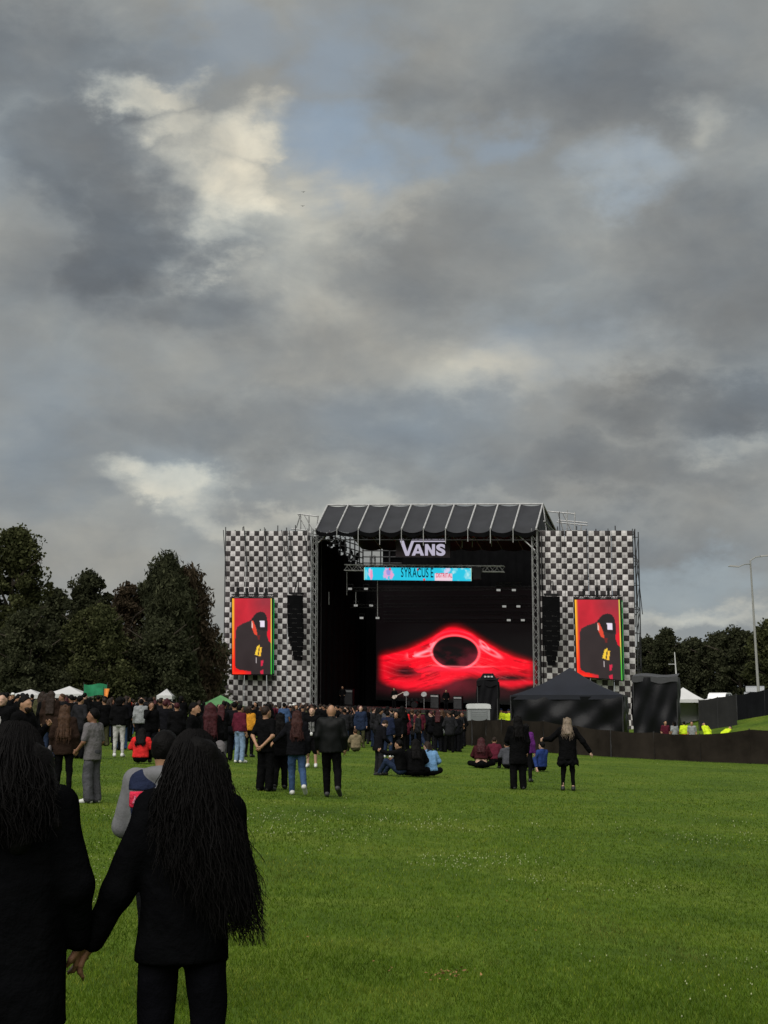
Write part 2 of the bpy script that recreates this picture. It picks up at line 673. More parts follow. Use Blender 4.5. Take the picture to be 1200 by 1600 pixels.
# ------------------------------------------------------------------ trees
def leaf_mat(name, lo, mid, hi):
    m, t, out = new_mat(name)
    geo = t.node('ShaderNodeNewGeometry')
    n1 = t.noise(geo.outputs['Position'], 0.45, 4, 0.6)
    f = t.math('ADD', t.math('MULTIPLY', n1.outputs[0], 0.75), t.math('MULTIPLY', geo.outputs['Random Per Island'], 0.3))
    col = t.ramp(f, [(0.3, lo), (0.55, mid), (0.85, hi)])
    d = t.node('ShaderNodeBsdfDiffuse')
    tr = t.node('ShaderNodeBsdfTranslucent')
    t.l.new(col, d.inputs[0])
    t.l.new(col, tr.inputs[0])
    mx = t.node('ShaderNodeMixShader')
    mx.inputs[0].default_value = 0.25
    t.l.new(d.outputs[0], mx.inputs[1])
    t.l.new(tr.outputs[0], mx.inputs[2])
    t.l.new(mx.outputs[0], out.inputs[0])
    return m


LEAF = {
    'olive': leaf_mat('leaf_olive', (0.026, 0.030, 0.014), (0.050, 0.055, 0.024), (0.090, 0.092, 0.040)),
    'dark': leaf_mat('leaf_dark', (0.022, 0.025, 0.015), (0.040, 0.044, 0.024), (0.070, 0.073, 0.040)),
    'russet': leaf_mat('leaf_russet', (0.029, 0.024, 0.016), (0.050, 0.038, 0.025), (0.078, 0.060, 0.038)),
}
bark = mat('bark', (0.05, 0.04, 0.03), 0.95, 0.4, 4.0, 0.8, 18)


def leaf_quads(C, R, per, size, rg, spike=0.0):
    """leaf quads round clump centres C with radii R"""
    n = len(C) * per
    d = rg.normal(size=(len(C), per, 3))
    d /= np.linalg.norm(d, axis=2, keepdims=True) + 1e-9
    r = rg.random((len(C), per, 1)) ** 0.45
    stretch = np.array([1.0, 1.0, 0.8 + spike])
    pts = (C[:, None, :] + d * r * R[:, None, None] * stretch).reshape(-1, 3)
    u = rg.normal(size=(n, 3))
    u[:, 2] += spike * 1.6
    u /= np.linalg.norm(u, axis=1, keepdims=True)
    v = np.cross(u, rg.normal(size=(n, 3)))
    v /= np.linalg.norm(v, axis=1, keepdims=True)
    s = (size * (0.55 + 0.9 * rg.random(n)))[:, None]
    a, b = u * s * (0.5 + 0.35 * spike), v * s * (0.34 - 0.12 * spike)
    V = np.stack([pts - a, pts + b, pts + a, pts - b], 1).reshape(-1, 3)
    return V, np.arange(4 * n).reshape(-1, 4)


def tree(name, label, loc, H, W_, base, leaf, seed, clumps=150, per=70, size=0.30, shape='round', group=None, spike=0.0, bias=0.0):
    rg = np.random.default_rng(seed)
    root = empty(name, loc, label, 'tree', group)
    mb = MB()
    tw = 0.018 * H + 0.06
    lean = rg.normal(size=2) * 0.03 * H
    top = Vector((lean[0], lean[1], H * 0.86))
    pts = [Vector((lean[0] * f, lean[1] * f, H * 0.86 * f - (0.3 if f == 0 else 0))) for f in (0, 0.06, 0.25, 0.5, 0.75, 1)]
    mb.path(pts, [tw * 1.5, tw * 1.05, tw * 0.85, tw * 0.6, tw * 0.34, 0.04], 8)
    C, R = [], []
    for k in range(11):
        f = 0.28 + 0.6 * k / 11
        p = Vector((lean[0] * f, lean[1] * f, H * 0.86 * f))
        a = k * 2.4 + rg.random() * 0.8
        L = W_ * 0.5 * (0.85 if shape != 'cone' else 1.0 - f * 0.8) * (0.75 + 0.4 * rg.random())
        e = p + Vector((math.cos(a) * L, math.sin(a) * L, L * (0.5 + 0.4 * rg.random())))
        mid = p.lerp(e, 0.5) + Vector((0, 0, L * 0.10))
        mb.path([p, mid, e], [tw * 0.42, tw * 0.25, 0.03], 5)
    mb.build('trunk', bark, root, xf=None)
    cz0, cz1 = H * base, H
    i = 0
    while i < clumps:
        f = rg.random() ** 0.8
        z = cz0 + (cz1 - cz0) * f
        if shape == 'cone':
            rad = W_ * 0.5 * (1.0 - f) ** 0.75 + 0.12
        elif shape == 'dome':
            rad = W_ * 0.5 * math.sqrt(max(0.02, 1 - f ** 2.4))
        else:
            rad = W_ * 0.5 * math.sqrt(max(0.02, 1 - (2 * f - 0.9) ** 2 * 0.8))
        a = rg.random() * 6.283
        lob = 0.80 + 0.24 * math.sin(a * 3 + seed) + 0.22 * math.sin(a * 5 + z * 0.9 + seed * 2) + 0.10 * math.sin(a * 9 - z * 1.7)
        q = math.sqrt(rg.random()) if rg.random() < 0.4 else 0.7 + 0.32 * rg.random()
        C.append((lean[0] * f + math.cos(a) * rad * lob * q, lean[1] * f + math.sin(a) * rad * lob * q, z + bias * math.cos(a)))
        R.append((0.055 * W_ + 0.35) * (0.40 + 0.9 * rg.random()) * (1.0 - 0.45 * f if shape == 'cone' else 1.0))
        i += 1
    V, Fc = leaf_quads(np.array(C), np.array(R), per, size, rg, spike)
    V[:, 2] = np.maximum(V[:, 2], 0.35)
    link('crown', raw_mesh('crown', V, Fc), LEAF[leaf], root)
    return root


def tree_at(name, label, px, Y, ptop, wpx, **kw):
    x = (px - CX) / FPX * Y
    z0 = gzf(x, Y)
    ztop = P(px, ptop + 15, Y).z
    return tree(name, label, (x, Y, z0), ztop - z0, wpx * Y / FPX, **kw)


LT = 'trees along the left side of the field'
tree_at('broadleaf_tree', 'tall olive green broadleaf tree at the left edge of the picture', 8, 104, 818, 138, base=0.12, leaf='olive', seed=3,
        clumps=260, per=111, size=0.24, shape='dome', group=LT)
tree_at('broadleaf_tree', 'lower dark tree filling the gap right of the tall left edge tree', 92, 116, 912, 96, base=0.10, leaf='dark', seed=5,
        clumps=190, per=105, size=0.23, shape='dome', group=LT)
tree_at('broadleaf_tree', 'dark broad tree with a small knob on top, middle of the left trees', 152, 110, 884, 110, base=0.12, leaf='dark', seed=8,
        clumps=210, per=105, size=0.23, shape='dome', group=LT)
tree_at('broadleaf_tree', 'rounded brownish tree just left of the pointed conifer', 205, 108, 900, 84, base=0.10, leaf='russet', seed=9,
        clumps=170, per=105, size=0.22, shape='dome', group=LT)
tree_at('conifer_tree', 'tall dark green pointed conifer with upswept shoots', 258, 108, 866, 122, base=0.12, leaf='dark', seed=12,
        clumps=330, per=94, size=0.24, shape='dome', group=LT, spike=0.9)
tree_at('conifer_tree', 'reddish brown conifer between the green conifer and the chequered tower', 290, 111, 884, 100, base=0.10, leaf='russet', seed=14,
        clumps=330, per=94, size=0.24, shape='dome', group=LT, spike=0.9)
tree_at('broadleaf_tree', 'low olive tree with pale foliage in front of the left trees', 150, 98, 938, 150, base=0.10, leaf='olive', seed=17,
        clumps=230, per=94, size=0.20, shape='dome', group=LT)
tree_at('broadleaf_tree', 'low dark tree in front of the pointed conifer', 255, 99, 960, 140, base=0.09, leaf='dark', seed=18,
        clumps=230, per=94, size=0.20, shape='dome', group=LT)
tree_at('broadleaf_tree', 'low dark tree beneath the tall left edge tree', 45, 96, 945, 130, base=0.10, leaf='dark', seed=19,
        clumps=210, per=94, size=0.20, shape='dome', group=LT)
tree_at('broadleaf_tree', 'low shadowy tree touching the left edge of the chequered tower', 326, 134, 985, 80, base=0.08, leaf='dark', seed=20,
        clumps=130, per=94, size=0.22, shape='dome', group=LT)

RT = 'trees along the right side of the field'
for (px, Y, tp, w, lf, sd, nm) in [
    (1012, 150, 985, 66, 'dark', 31, 'small dark tree showing beside the right edge of the chequered tower'),
    (1036, 146, 972, 58, 'dark', 32, 'pointed dark tree just right of the right chequered tower'),
    (1078, 152, 988, 84, 'dark', 33, 'low rounded dark tree behind the white pole'),
    (1118, 148, 977, 78, 'dark', 34, 'dark tree with an uneven top between pole and street lamp'),
    (1156, 144, 970, 92, 'dark', 35, 'broad domed dark tree just left of the street lamp'),
    (1206, 140, 958, 70, 'olive', 36, 'olive tree at the right edge of the picture behind the street lamp'),
]:
    tree_at('broadleaf_tree', nm, px, Y, tp, w * 1.25, base=0.05, leaf=lf, seed=sd, clumps=190, per=105, size=0.26, shape='dome', group=RT)
# the dark thicket that closes the view under the crowns, too dense to tell plants apart
def thicket(name, label, x0, x1, Y, ph, leaf, seed):
    rg = np.random.default_rng(seed)
    C, R = [], []
    for _ in range(330):
        px = rg.uniform(x0, x1)
        yy_ = Y + rg.uniform(-2.5, 2.5)
        x = (px - CX) / FPX * yy_
        zt = P(px, ph + rg.normal() * 7, yy_).z
        z0 = gzf(x, yy_)
        C.append((x, yy_, z0 + (zt - z0) * rg.random()))
        R.append(rg.uniform(0.7, 1.3))
    V, Fc = leaf_quads(np.array(C), np.array(R), 75, 0.32, rg)
    c = C[0]
    o = link(name, raw_mesh(name, V, Fc), LEAF[leaf], None, (0, 0, 0))
    tag(o, label, 'thicket', kind='stuff')


thicket('thicket', 'dense dark undergrowth closing the view behind the left trees', -25, 352, 124, 1000, 'dark', 41)
thicket('thicket', 'dense dark undergrowth closing the view behind the right trees', 992, 1225, 158, 1010, 'dark', 42)

# ================================================================== stage
YAW = math.radians(17.0)
SO = Vector((3.5, 125.0, 0))
SEX = Vector((math.cos(YAW), -math.sin(YAW), 0))
SEY = Vector((math.sin(YAW), math.cos(YAW), 0))
SK = 0.036                      # the stage stands on the sloping field and follows it
SZ = gzf(SO.x, SO.y)


def SX(V):
    """stage coordinates (along front, back from front, up) to world"""
    V = np.asarray(V, dtype=float).reshape(-1, 3)
    out = np.empty_like(V)
    out[:, 0] = SO.x + V[:, 0] * SEX.x + V[:, 1] * SEY.x
    out[:, 1] = SO.y + V[:, 0] * SEX.y + V[:, 1] * SEY.y
    out[:, 2] = SZ + V[:, 2] - SK * V[:, 0]
    return out


def S1(u, v, z):
    return Vector(SX([(u, v, z)])[0])


def SP(x, y, v):
    """photo position on the stage plane v back from the front -> (u, z)"""
    d = Vector(ray(x, y))
    o = Vector((0, 0, CAMZ))
    t = (v - (o - SO).dot(SEY)) / d.dot(SEY)
    p = o + d * t
    u = (p - SO).dot(SEX)
    return u, p.z - SZ + SK * u


steel = mat('scaffold_steel', (0.30, 0.30, 0.30), 0.5, 0.3, 3.0, metal=0.6)
steel_dk = mat('dark_steel', (0.028, 0.028, 0.03), 0.6, 0.3, 3.0)
pale_steel = mat('pale_aluminium', (0.34, 0.34, 0.34), 0.5, 0.25, 3.0)
drape = mat('black_drape', (0.004, 0.004, 0.0045), 0.95, 0.3, 1.5, 0.5, 3.0, spec=0.03)
vinyl = mat('roof_vinyl', (0.021, 0.022, 0.026), 0.6, 0.25, 0.8, 0.3, 2.0, spec=0.3)
black_paint = mat('black_paint', (0.007, 0.007, 0.008), 0.6, 0.3, 4.0, spec=0.15)
deck_mat = mat('stage_deck_black', (0.012, 0.011, 0.011), 0.6, 0.3, 2.0)


def checker_mat():
    m, t, out = new_mat('chequered_scrim')
    uv = t.node('ShaderNodeUVMap').outputs[0]
    sep = t.node('ShaderNodeSeparateXYZ')
    t.l.new(uv, sep.inputs[0])
    fu = t.math('FLOOR', sep.outputs[0])
    fv = t.math('FLOOR', sep.outputs[1])
    par = t.math('MODULO', t.math('ADD', t.math('ADD', fu, fv), 200.0), 2.0)
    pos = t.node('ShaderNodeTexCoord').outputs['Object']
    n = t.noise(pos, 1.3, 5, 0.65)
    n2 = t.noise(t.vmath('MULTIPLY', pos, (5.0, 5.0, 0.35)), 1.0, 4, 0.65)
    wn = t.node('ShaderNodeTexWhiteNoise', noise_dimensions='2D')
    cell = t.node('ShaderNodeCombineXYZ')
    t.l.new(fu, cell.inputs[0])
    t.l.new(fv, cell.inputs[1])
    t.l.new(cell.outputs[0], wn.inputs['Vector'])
    dirt_shadow = t.math('ADD', t.math('MULTIPLY', n.outputs[0], 0.35), t.math('MULTIPLY', n2.outputs[0], 0.65))  # dirt, plus upright streaks painting scaffold shadows into the squares
    dirt_shadow = t.math('ADD', dirt_shadow, t.math('MULTIPLY', t.math('SUBTRACT', wn.outputs[0], 0.5), 0.22))
    wh = t.ramp(dirt_shadow, [(0.30, (0.26, 0.247, 0.25)), (0.45, (0.43, 0.41, 0.41)), (0.66, (0.58, 0.555, 0.555))])
    bl = t.ramp(dirt_shadow, [(0.3, (0.022, 0.019, 0.020)), (0.75, (0.070, 0.060, 0.062))])
    col = t.mix(par, bl, wh)
    b = t.node('ShaderNodeBsdfPrincipled')
    b.inputs['Roughness'].default_value = 0.8
    b.inputs['Specular IOR Level'].default_value = 0.15
    t.l.new(col, b.inputs['Base Color'])
    # woven squares swell a little
    pu = t.math('PINGPONG', sep.outputs[0], 0.5)
    pv = t.math('PINGPONG', sep.outputs[1], 0.5)
    h = t.math('MULTIPLY', pu, pv)
    bp = t.node('ShaderNodeBump')
    bp.inputs['Strength'].default_value = 0.5
    bp.inputs['Distance'].default_value = 0.25
    t.l.new(h, bp.inputs['Height'])
    t.l.new(bp.outputs[0], b.inputs['Normal'])
    t.l.new(b.outputs[0], out.inputs[0])
    return m


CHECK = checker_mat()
CELL = 0.452


def check_panel(parent, loc, u0, u1, z0, z1, umin, ztop, dv, seed):
    rg = random.Random(seed)
    nu, nv = 6, 30
    ph = rg.random() * 6
    fn = lambda a, b: (u0 + (u1 - u0) * a,
                       dv + 0.10 * math.sin(math.pi * a) * (0.4 + 0.6 * math.sin(b * 9 + ph)) + 0.05 * math.sin(b * 23 + a * 3 + ph),
                       z0 + (z1 - z0) * b)
    mb = MB().grid(fn, nu, nv)
    V = SX(mb.v) - np.array(loc)
    me = raw_mesh('scrim_panel', V, mb.f, True)
    uv = me.uv_layers.new(name='UVMap')
    loc_uv = [((p[0] - umin) / CELL, (ztop - p[2]) / CELL) for p in mb.v]
    off = rg.uniform(-0.06, 0.06)
    for li, lp in enumerate(me.loops):
        a, b = loc_uv[lp.vertex_index]
        uv.data[li].uv = (a, b + off + 50)
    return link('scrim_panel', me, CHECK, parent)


def scaffold_tower(label, xl, xr, ytop, joints):
    uL, zT = SP(xl, ytop, 0)
    uR, zT2 = SP(xr, ytop, 0)
    zt = (zT + zT2) / 2
    loc = S1((uL + uR) / 2, 0, 0)
    root = empty('scaffold_tower', loc, label, 'tower', 'chequered scaffold towers beside the stage')
    js = [uL + (uR - uL) * j for j in joints]
    for k in range(len(js) - 1):
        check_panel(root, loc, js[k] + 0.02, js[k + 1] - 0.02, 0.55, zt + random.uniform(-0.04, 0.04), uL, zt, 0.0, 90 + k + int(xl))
    # standards rise above the scrim; ledgers and braces behind it
    depth = 2.4
    us = [uL - 0.12 + (uR - uL + 0.24) * k / 5 for k in range(6)]
    for k, u in enumerate(us):
        for v in (0.22, depth):
            hh = zt + random.uniform(0.08, 0.55)
            MB().tube((u, v, 0), (u, v, hh), 0.045).build('standard', steel_dk, root, loc, SX)
    for z in np.arange(0.6, zt + 0.3, 2.0):
        for v in (0.25, depth):
            MB().tube((us[0], v, z), (us[-1], v, z), 0.035).build('ledger', steel_dk, root, loc, SX)
    for k in range(5):
        mb = MB()
        for z in np.arange(0.6, zt - 1.5, 4.0):
            mb.tube((us[k], depth, z), (us[k + 1], depth, z + 2.0), 0.03)
            mb.tube((us[k + 1], depth, z + 2.0), (us[k], depth, z + 4.0 if z + 4 < zt else zt), 0.03)
        mb.build('brace', steel_dk, root, loc, SX)
    for u in (us[0], us[-1]):
        mb = MB()
        for z in np.arange(0.6, zt - 1.5, 2.0):
            mb.tube((u, 0.25, z), (u, depth, z + 2.0), 0.03)
        mb.build('brace', steel_dk, root, loc, SX)
    return root, loc, uL, uR, zt


tl, tl_loc, TLu0, TLu1, TLz = scaffold_tower('left scaffold tower hung with a black and white chequered scrim', 353, 486, 829, [0, 0.24, 0.50, 0.74, 1.0])
tr, tr_loc, TRu0, TRu1, TRz = scaffold_tower('right scaffold tower hung with a black and white chequered scrim', 843, 989, 829, [0, 0.27, 0.52, 0.77, 1.0])


def wires(root, loc, lst, r=0.035):
    for (x0, y0, x1, y1, v) in lst:
        a, b = SP(x0, y0, v), SP(x1, y1, v)
        MB().tube((a[0], v, a[1]), (b[0], v, b[1]), r, n=5).build('guy_rod', steel_dk, root, loc, SX)


wires(tl, tl_loc, [(349, 828, 354, 905, -0.35), (381, 822, 387, 893, -0.35), (383, 830, 386, 900, -0.3), (413, 824, 419, 892, -0.35),
                   (415, 826, 417, 893, -0.25), (440, 828, 451, 900, -0.35), (446, 829, 456, 900, -0.3), (452, 829, 458, 880, -0.25),
                   (475, 829, 485, 900, -0.35), (481, 826, 488, 905, -0.3), (484, 832, 491, 930, -0.2), (487, 845, 491, 1000, -0.2),
                   (425, 1054, 425, 1100, -0.2), (419, 1054, 419, 1100, -0.2)])
wires(tr, tr_loc, [(846, 832, 846, 925, -0.3), (852, 830, 851, 900, -0.35), (874, 800, 876, 865, -0.35), (916, 826, 918, 905, -0.35),
                   (950, 826, 952, 900, -0.3), (991, 828, 1001, 1040, 0.3), (988, 826, 993, 980, -0.1), (990, 830, 1004, 960, 0.6)])

# ladder frames jutting over the tower tops, towards the roof
for root, loc, pts in ((tl, tl_loc, [(465, 803, 497, 807), (463, 825, 470, 803), (466, 803, 480, 830), (476, 805, 490, 829), (497, 806, 494, 829), (455, 826, 478, 829), (470, 806, 470, 829), (483, 806, 483, 830)]),
                       (tr, tr_loc, [(855, 799, 899, 803), (870, 816, 918, 821), (886, 797, 886, 829), (898, 800, 898, 829), (880, 803, 893, 829), (908, 819, 908, 829), (872, 801, 880, 829), (872, 813, 918, 817)])):
    for (x0, y0, x1, y1) in pts:
        v = 2.0
        a, b = SP(x0, y0, v), SP(x1, y1, v)
        MB().tube((a[0], v, a[1]), (b[0], v, b[1]), 0.055, n=5).build('ledger', steel, root, loc, SX)

# ------------------------------------------------------------------ the stage itself
st_loc = S1(0, 0, 0)
stage = empty('concert_stage', st_loc, 'large open-air concert stage with black sloping roof and dark interior', 'stage')
e0, zE0 = SP(493.5, 827, -1.0)
e1, zE1 = SP(837.5, 827, -1.0)
r0, zR0 = SP(512, 789.5, 3.4)
r1, zR1 = SP(848, 787, 3.4)
zE, zR = (zE0 + zE1) / 2, (zR0 + zR1) / 2
NB = 10
BACK = 15.0


def roof_pt(f, s):
    """f along the roof 0..1, s 0 eave .. 1 ridge .. 2 back eave"""
    ue, ur = e0 + (e1 - e0) * f, r0 + (r1 - r0) * f
    if s <= 1:
        return Vector((ue + (ur - ue) * s, -1.0 + 4.4 * s, zE + (zR - zE) * s))
    q = s - 1
    return Vector((ur + (ue + 0.2 - ur) * q, 3.4 + 8.0 * q, zR + (zE - 0.4 - zR) * q))


for k in range(NB):
    f0, f1 = k / NB, (k + 1) / NB
    for (sa, sb) in ((0.0, 1.0), (1.0, 2.0)):
        def fn(a, b, f0=f0, f1=f1, sa=sa, sb=sb, k=k):
            p = roof_pt(f0 + (f1 - f0) * a, sa + (sb - sa) * b)
            sag = math.sin(math.pi * a) ** 0.8
            p.z -= 0.16 * sag * (1.0 + 0.8 * (1 - b) * (sb <= 1)) + 0.02
            p.y += 0.06 * sag * math.sin(b * 7 + k)
            return p
        MB().grid(fn, 8, 8).build('roof_panel', vinyl, stage, st_loc, SX, True)

    def val(a, b, f0=f0, f1=f1, k=k):
        p = roof_pt(f0 + (f1 - f0) * a, 0)
        sag = math.sin(math.pi * a) ** 0.8
        return Vector((p.x, p.y + 0.02 + 0.03 * math.sin(a * 14 + k), p.z - 0.02 - 0.31 * sag - b * (0.34 + 0.05 * math.sin(a * 9 + k))))
    MB().grid(val, 10, 3).build('valance', drape, stage, st_loc, SX, True)
for k in range(NB + 1):
    f = k / NB
    a, b, c = roof_pt(f, 0), roof_pt(f, 1), roof_pt(f, 2)
    mb = MB().tube(a + Vector((0, 0, .03)), b + Vector((0, 0, .03)), 0.075, n=6).tube(b + Vector((0, 0, .03)), c + Vector((0, 0, .03)), 0.07, n=6)
    mb.build('rafter', pale_steel, stage, st_loc, SX)
    L = random.uniform(0.7, 1.5)
    if 0 < k < NB:
        MB().tube(a + Vector((0, -0.03, 0.02)), a + Vector((0, -0.03, -L)), 0.03, n=5).build('strap', pale_steel, stage, st_loc, SX)
MB().tube(roof_pt(0, 1), roof_pt(1, 1), 0.08).build('ridge_pole', pale_steel, stage, st_loc, SX)
# open right gable: bracing seen against the sky
g0, g1, g2 = roof_pt(1, 0), roof_pt(1, 1), roof_pt(1, 2)
for a, b in ((g1, Vector((g0.x + 0.3, 2.2, zE - 0.2))), (g0, g2), (g1, Vector((g2.x, 6.5, zE - 1.8))), (Vector((g0.x + 0.2, 1.5, zE + 1.0)), Vector((g2.x, 7.0, zE + 0.6)))):
    MB().tube(a, b, 0.06).build('gable_brace', steel, stage, st_loc, SX)
# dark cloth in the gable triangle
MB().add([g0 + Vector((-.1, .3, -.1)), g1 + Vector((-.1, 0, -.15)), g2 + Vector((-.1, -.3, -.1))], [(0, 1, 2)]).build('gable_cloth', vinyl, stage, st_loc, SX)

# front legs: box trusses; rear legs plain
DECKZ = 1.75
uLw, uRw = SP(495, 900, 0)[0], SP(838.5, 900, 0)[0]
for u in (uLw, uRw):
    MB().truss((u, -0.6, 0), (u, -0.6, zE + 0.1), 0.42, 0.035, up=(0, 1, 0)).build('leg_truss', steel, stage, st_loc, SX)
    MB().truss((u, BACK + 1.2, 0), (u, BACK + 1.2, zE - 0.6), 0.42, 0.035, up=(0, 1, 0)).build('leg_truss', steel_dk, stage, st_loc, SX)
MB().truss((uLw, -0.6, zE - 0.65), (uRw, -0.6, zE - 0.65), 0.45, 0.03).build('front_truss', steel_dk, stage, st_loc, SX)
for (xa, ya, xb, yb) in ((497, 848, 516, 830), (808, 834, 836, 860)):
    a, b = SP(xa, ya, -0.7), SP(xb, yb, -0.7)
    MB().tube((a[0], -0.7, a[1]), (b[0], -0.7, b[1]), 0.06).build('knee_brace', steel, stage, st_loc, SX)

# deck, skirt, drapes
deck_w = uRw - uLw
MB().box(((uLw + uRw) / 2, BACK / 2 - 0.8, DECKZ - 0.15), (deck_w + 0.6, BACK + 1.6, 0.3)).build('deck', deck_mat, stage, st_loc, SX)
MB().grid(lambda a, b: (uLw - 0.3 + (deck_w + 0.6) * a, -1.66 + 0.03 * math.sin(a * 160), 0.0 + (DECKZ - 0.32) * b), 120, 2).build('skirt', drape, stage, st_loc, SX, True)
uW = uLw - 0.45


def folds(a, n, amp):
    return amp * math.sin(a * n) + amp * 0.5 * math.sin(a * n * 2.3 + 1)


def left_top(v):
    # top edge of the left wing drape drops towards the back, letting the sky through
    if v < 2.5:
        return zE - 0.4
    q = min(1.0, (v - 2.5) / 10.5)
    return zE - 0.40 - 1.45 * q + 0.22 * math.sin(v * 2.3)


MB().grid(lambda a, b: (uW + folds(a, 60, 0.07), -0.2 + (BACK + 0.5) * a, DECKZ - 0.1 + (left_top(BACK * a) - DECKZ) * b), 80, 6).build('wing_drape', drape, stage, st_loc, SX, True)
MB().grid(lambda a, b: (uRw + 0.45 + folds(a, 60, 0.07), -0.2 + (BACK + 0.2) * a, DECKZ - 0.1 + (zE - 0.4 - DECKZ) * b), 80, 3).build('wing_drape', drape, stage, st_loc, SX, True)
MB().grid(lambda a, b: (uLw + 3.4 + (uRw + 0.3 - uLw - 3.4) * a, BACK + folds(a, 120, 0.08), DECKZ - 0.1 + (zE - DECKZ) * b), 110, 3).build('back_drape', drape, stage, st_loc, SX, True)
zlt = zE - 1.6
MB().grid(lambda a, b: (uW - 0.4 + (5.3) * a, BACK + 0.25 + folds(a, 50, 0.08), DECKZ - 0.1 + (zlt - DECKZ) * b), 40, 3).build('back_drape', drape, stage, st_loc, SX, True)
# the scaffold lattice seen through the gap at the upper left
for k in range(9):
    v = 3.0 + k * 1.45
    MB().tube((uW - 0.4, v, zE - 4.6), (uW - 0.4, v, zE + 0.6), 0.07, n=5).build('standard', steel_dk, stage, st_loc, SX)
for z in np.arange(zE - 4.2, zE + 0.4, 0.55):
    MB().tube((uW - 0.45, 2.0, z), (uW - 0.45, BACK + 1, z), 0.06, n=5).build('ledger', steel_dk, stage, st_loc, SX)
for k in range(8):
    v = 3.0 + k * 1.45
    MB().tube((uW - 0.5, v, zE - 3.2 + 0.3 * (k % 2)), (uW - 0.5, v + 1.45, zE - 0.9), 0.06, n=5).build('brace', steel_dk, stage, st_loc, SX)
for k in range(4):
    MB().tube((uW - 0.3 + k * 0.9, BACK + 0.4, zE - 5), (uW - 0.3 + k * 0.9, BACK + 0.4, zE + 0.2), 0.07, n=5).build('standard', steel_dk, stage, st_loc, SX)
for z in np.arange(zE - 4.4, zE, 0.6):
    MB().tube((uW - 0.4, BACK + 0.45, z), (uW + 3.6, BACK + 0.45, z), 0.06, n=5).build('ledger', steel_dk, stage, st_loc, SX)

for k in range(60):
    v = random.uniform(3.0, BACK)
    z = left_top(v) + random.uniform(-0.2, 1.1)
    w_, h_ = random.uniform(0.5, 1.3), random.uniform(0.15, 0.5)
    MB().grid(lambda a, b: (uW - 0.55 + 0.05 * math.sin(a * 5 + k), v + w_ * a, z + h_ * b + 0.1 * math.sin(a * 4 + k)), 4, 2).build('loose_cloth', drape, stage, st_loc, SX)
MB().grid(lambda a, b: (uLw + 1.2 + (uRw - uLw - 1.2) * a, BACK + 0.6, zE - 2.4 + 3.2 * b), 6, 2).build('back_drape', drape, stage, st_loc, SX)
# roof trusses inside and faint rows of rigging over the video wall
VB = 13.6
for (xa, ya, xb, yb, v) in ((545, 921, 600, 921, 6.0), (548, 947, 596, 947, 9.0), (600, 921, 836, 919, 12.5), (600, 934, 836, 933, 12.7),
                            (600, 946, 836, 946, 12.9), (600, 958, 836, 958, 13.1), (600, 969, 836, 970, 13.3), (775, 914, 815, 913, 6.0)):
    a, b = SP(xa, ya, v), SP(xb, yb, v)
    MB().truss((a[0], v, a[1]), (min(b[0], uRw), v, b[1]), 0.30, 0.022).build('rigging_truss', steel_dk, stage, st_loc, SX)
for (xa, ya, yb, v) in ((590, 905, 965, 5.0), (556, 925, 946, 5.0), (523, 930, 965, 7), (514, 925, 945, 4), (700, 848, 862, 2.5), (738, 840, 855, 2), (768, 838, 854, 2),
                        (722, 845, 856, 2.2), (542, 894, 930, 5)):
    a, b = SP(xa, ya, v), SP(xa, yb, v)
    MB().tube((a[0], v, a[1]), (b[0], v, b[1]), 0.03, n=5).build('cable', pale_steel, stage, st_loc, SX)


# ------------------------------------------------------------------ pictures on screens (flat display images)
def picture(parent, loc, corner, nx, ny, colfn, matr, name='picture', aspect=1.0):
    """corner(a, b) -> stage point, a to the right, b downwards; colfn(A, B) -> rgb arrays"""
    a = np.linspace(0, 1, nx + 1)
    b = np.linspace(0, 1, ny + 1)
    A, B = np.meshgrid(a, b)
    V = np.array([corner(x, y) for x, y in zip(A.ravel(), B.ravel())])
    i, j = np.meshgrid(np.arange(nx), np.arange(ny))
    q = (j * (nx + 1) + i).ravel()
    Fc = np.stack([q, q + nx + 1, q + nx + 2, q + 1], -1)
    me = raw_mesh(name, SX(V) - np.array(loc), Fc)
    C = colfn(A.ravel(), B.ravel())
    at = me.color_attributes.new('picture', 'FLOAT_COLOR', 'POINT')
    at.data.foreach_set('color', np.concatenate([np.clip(C, 0, 4), np.ones((len(C), 1))], 1).astype(np.float32).ravel())
    return link(name, me, matr, parent)


def L3(c):
    return np.array(lin(*c))


def lerp(c, d, t):
    return c * (1 - t[:, None]) + d * t[:, None]


SCREEN = emit_attr('screen_picture')

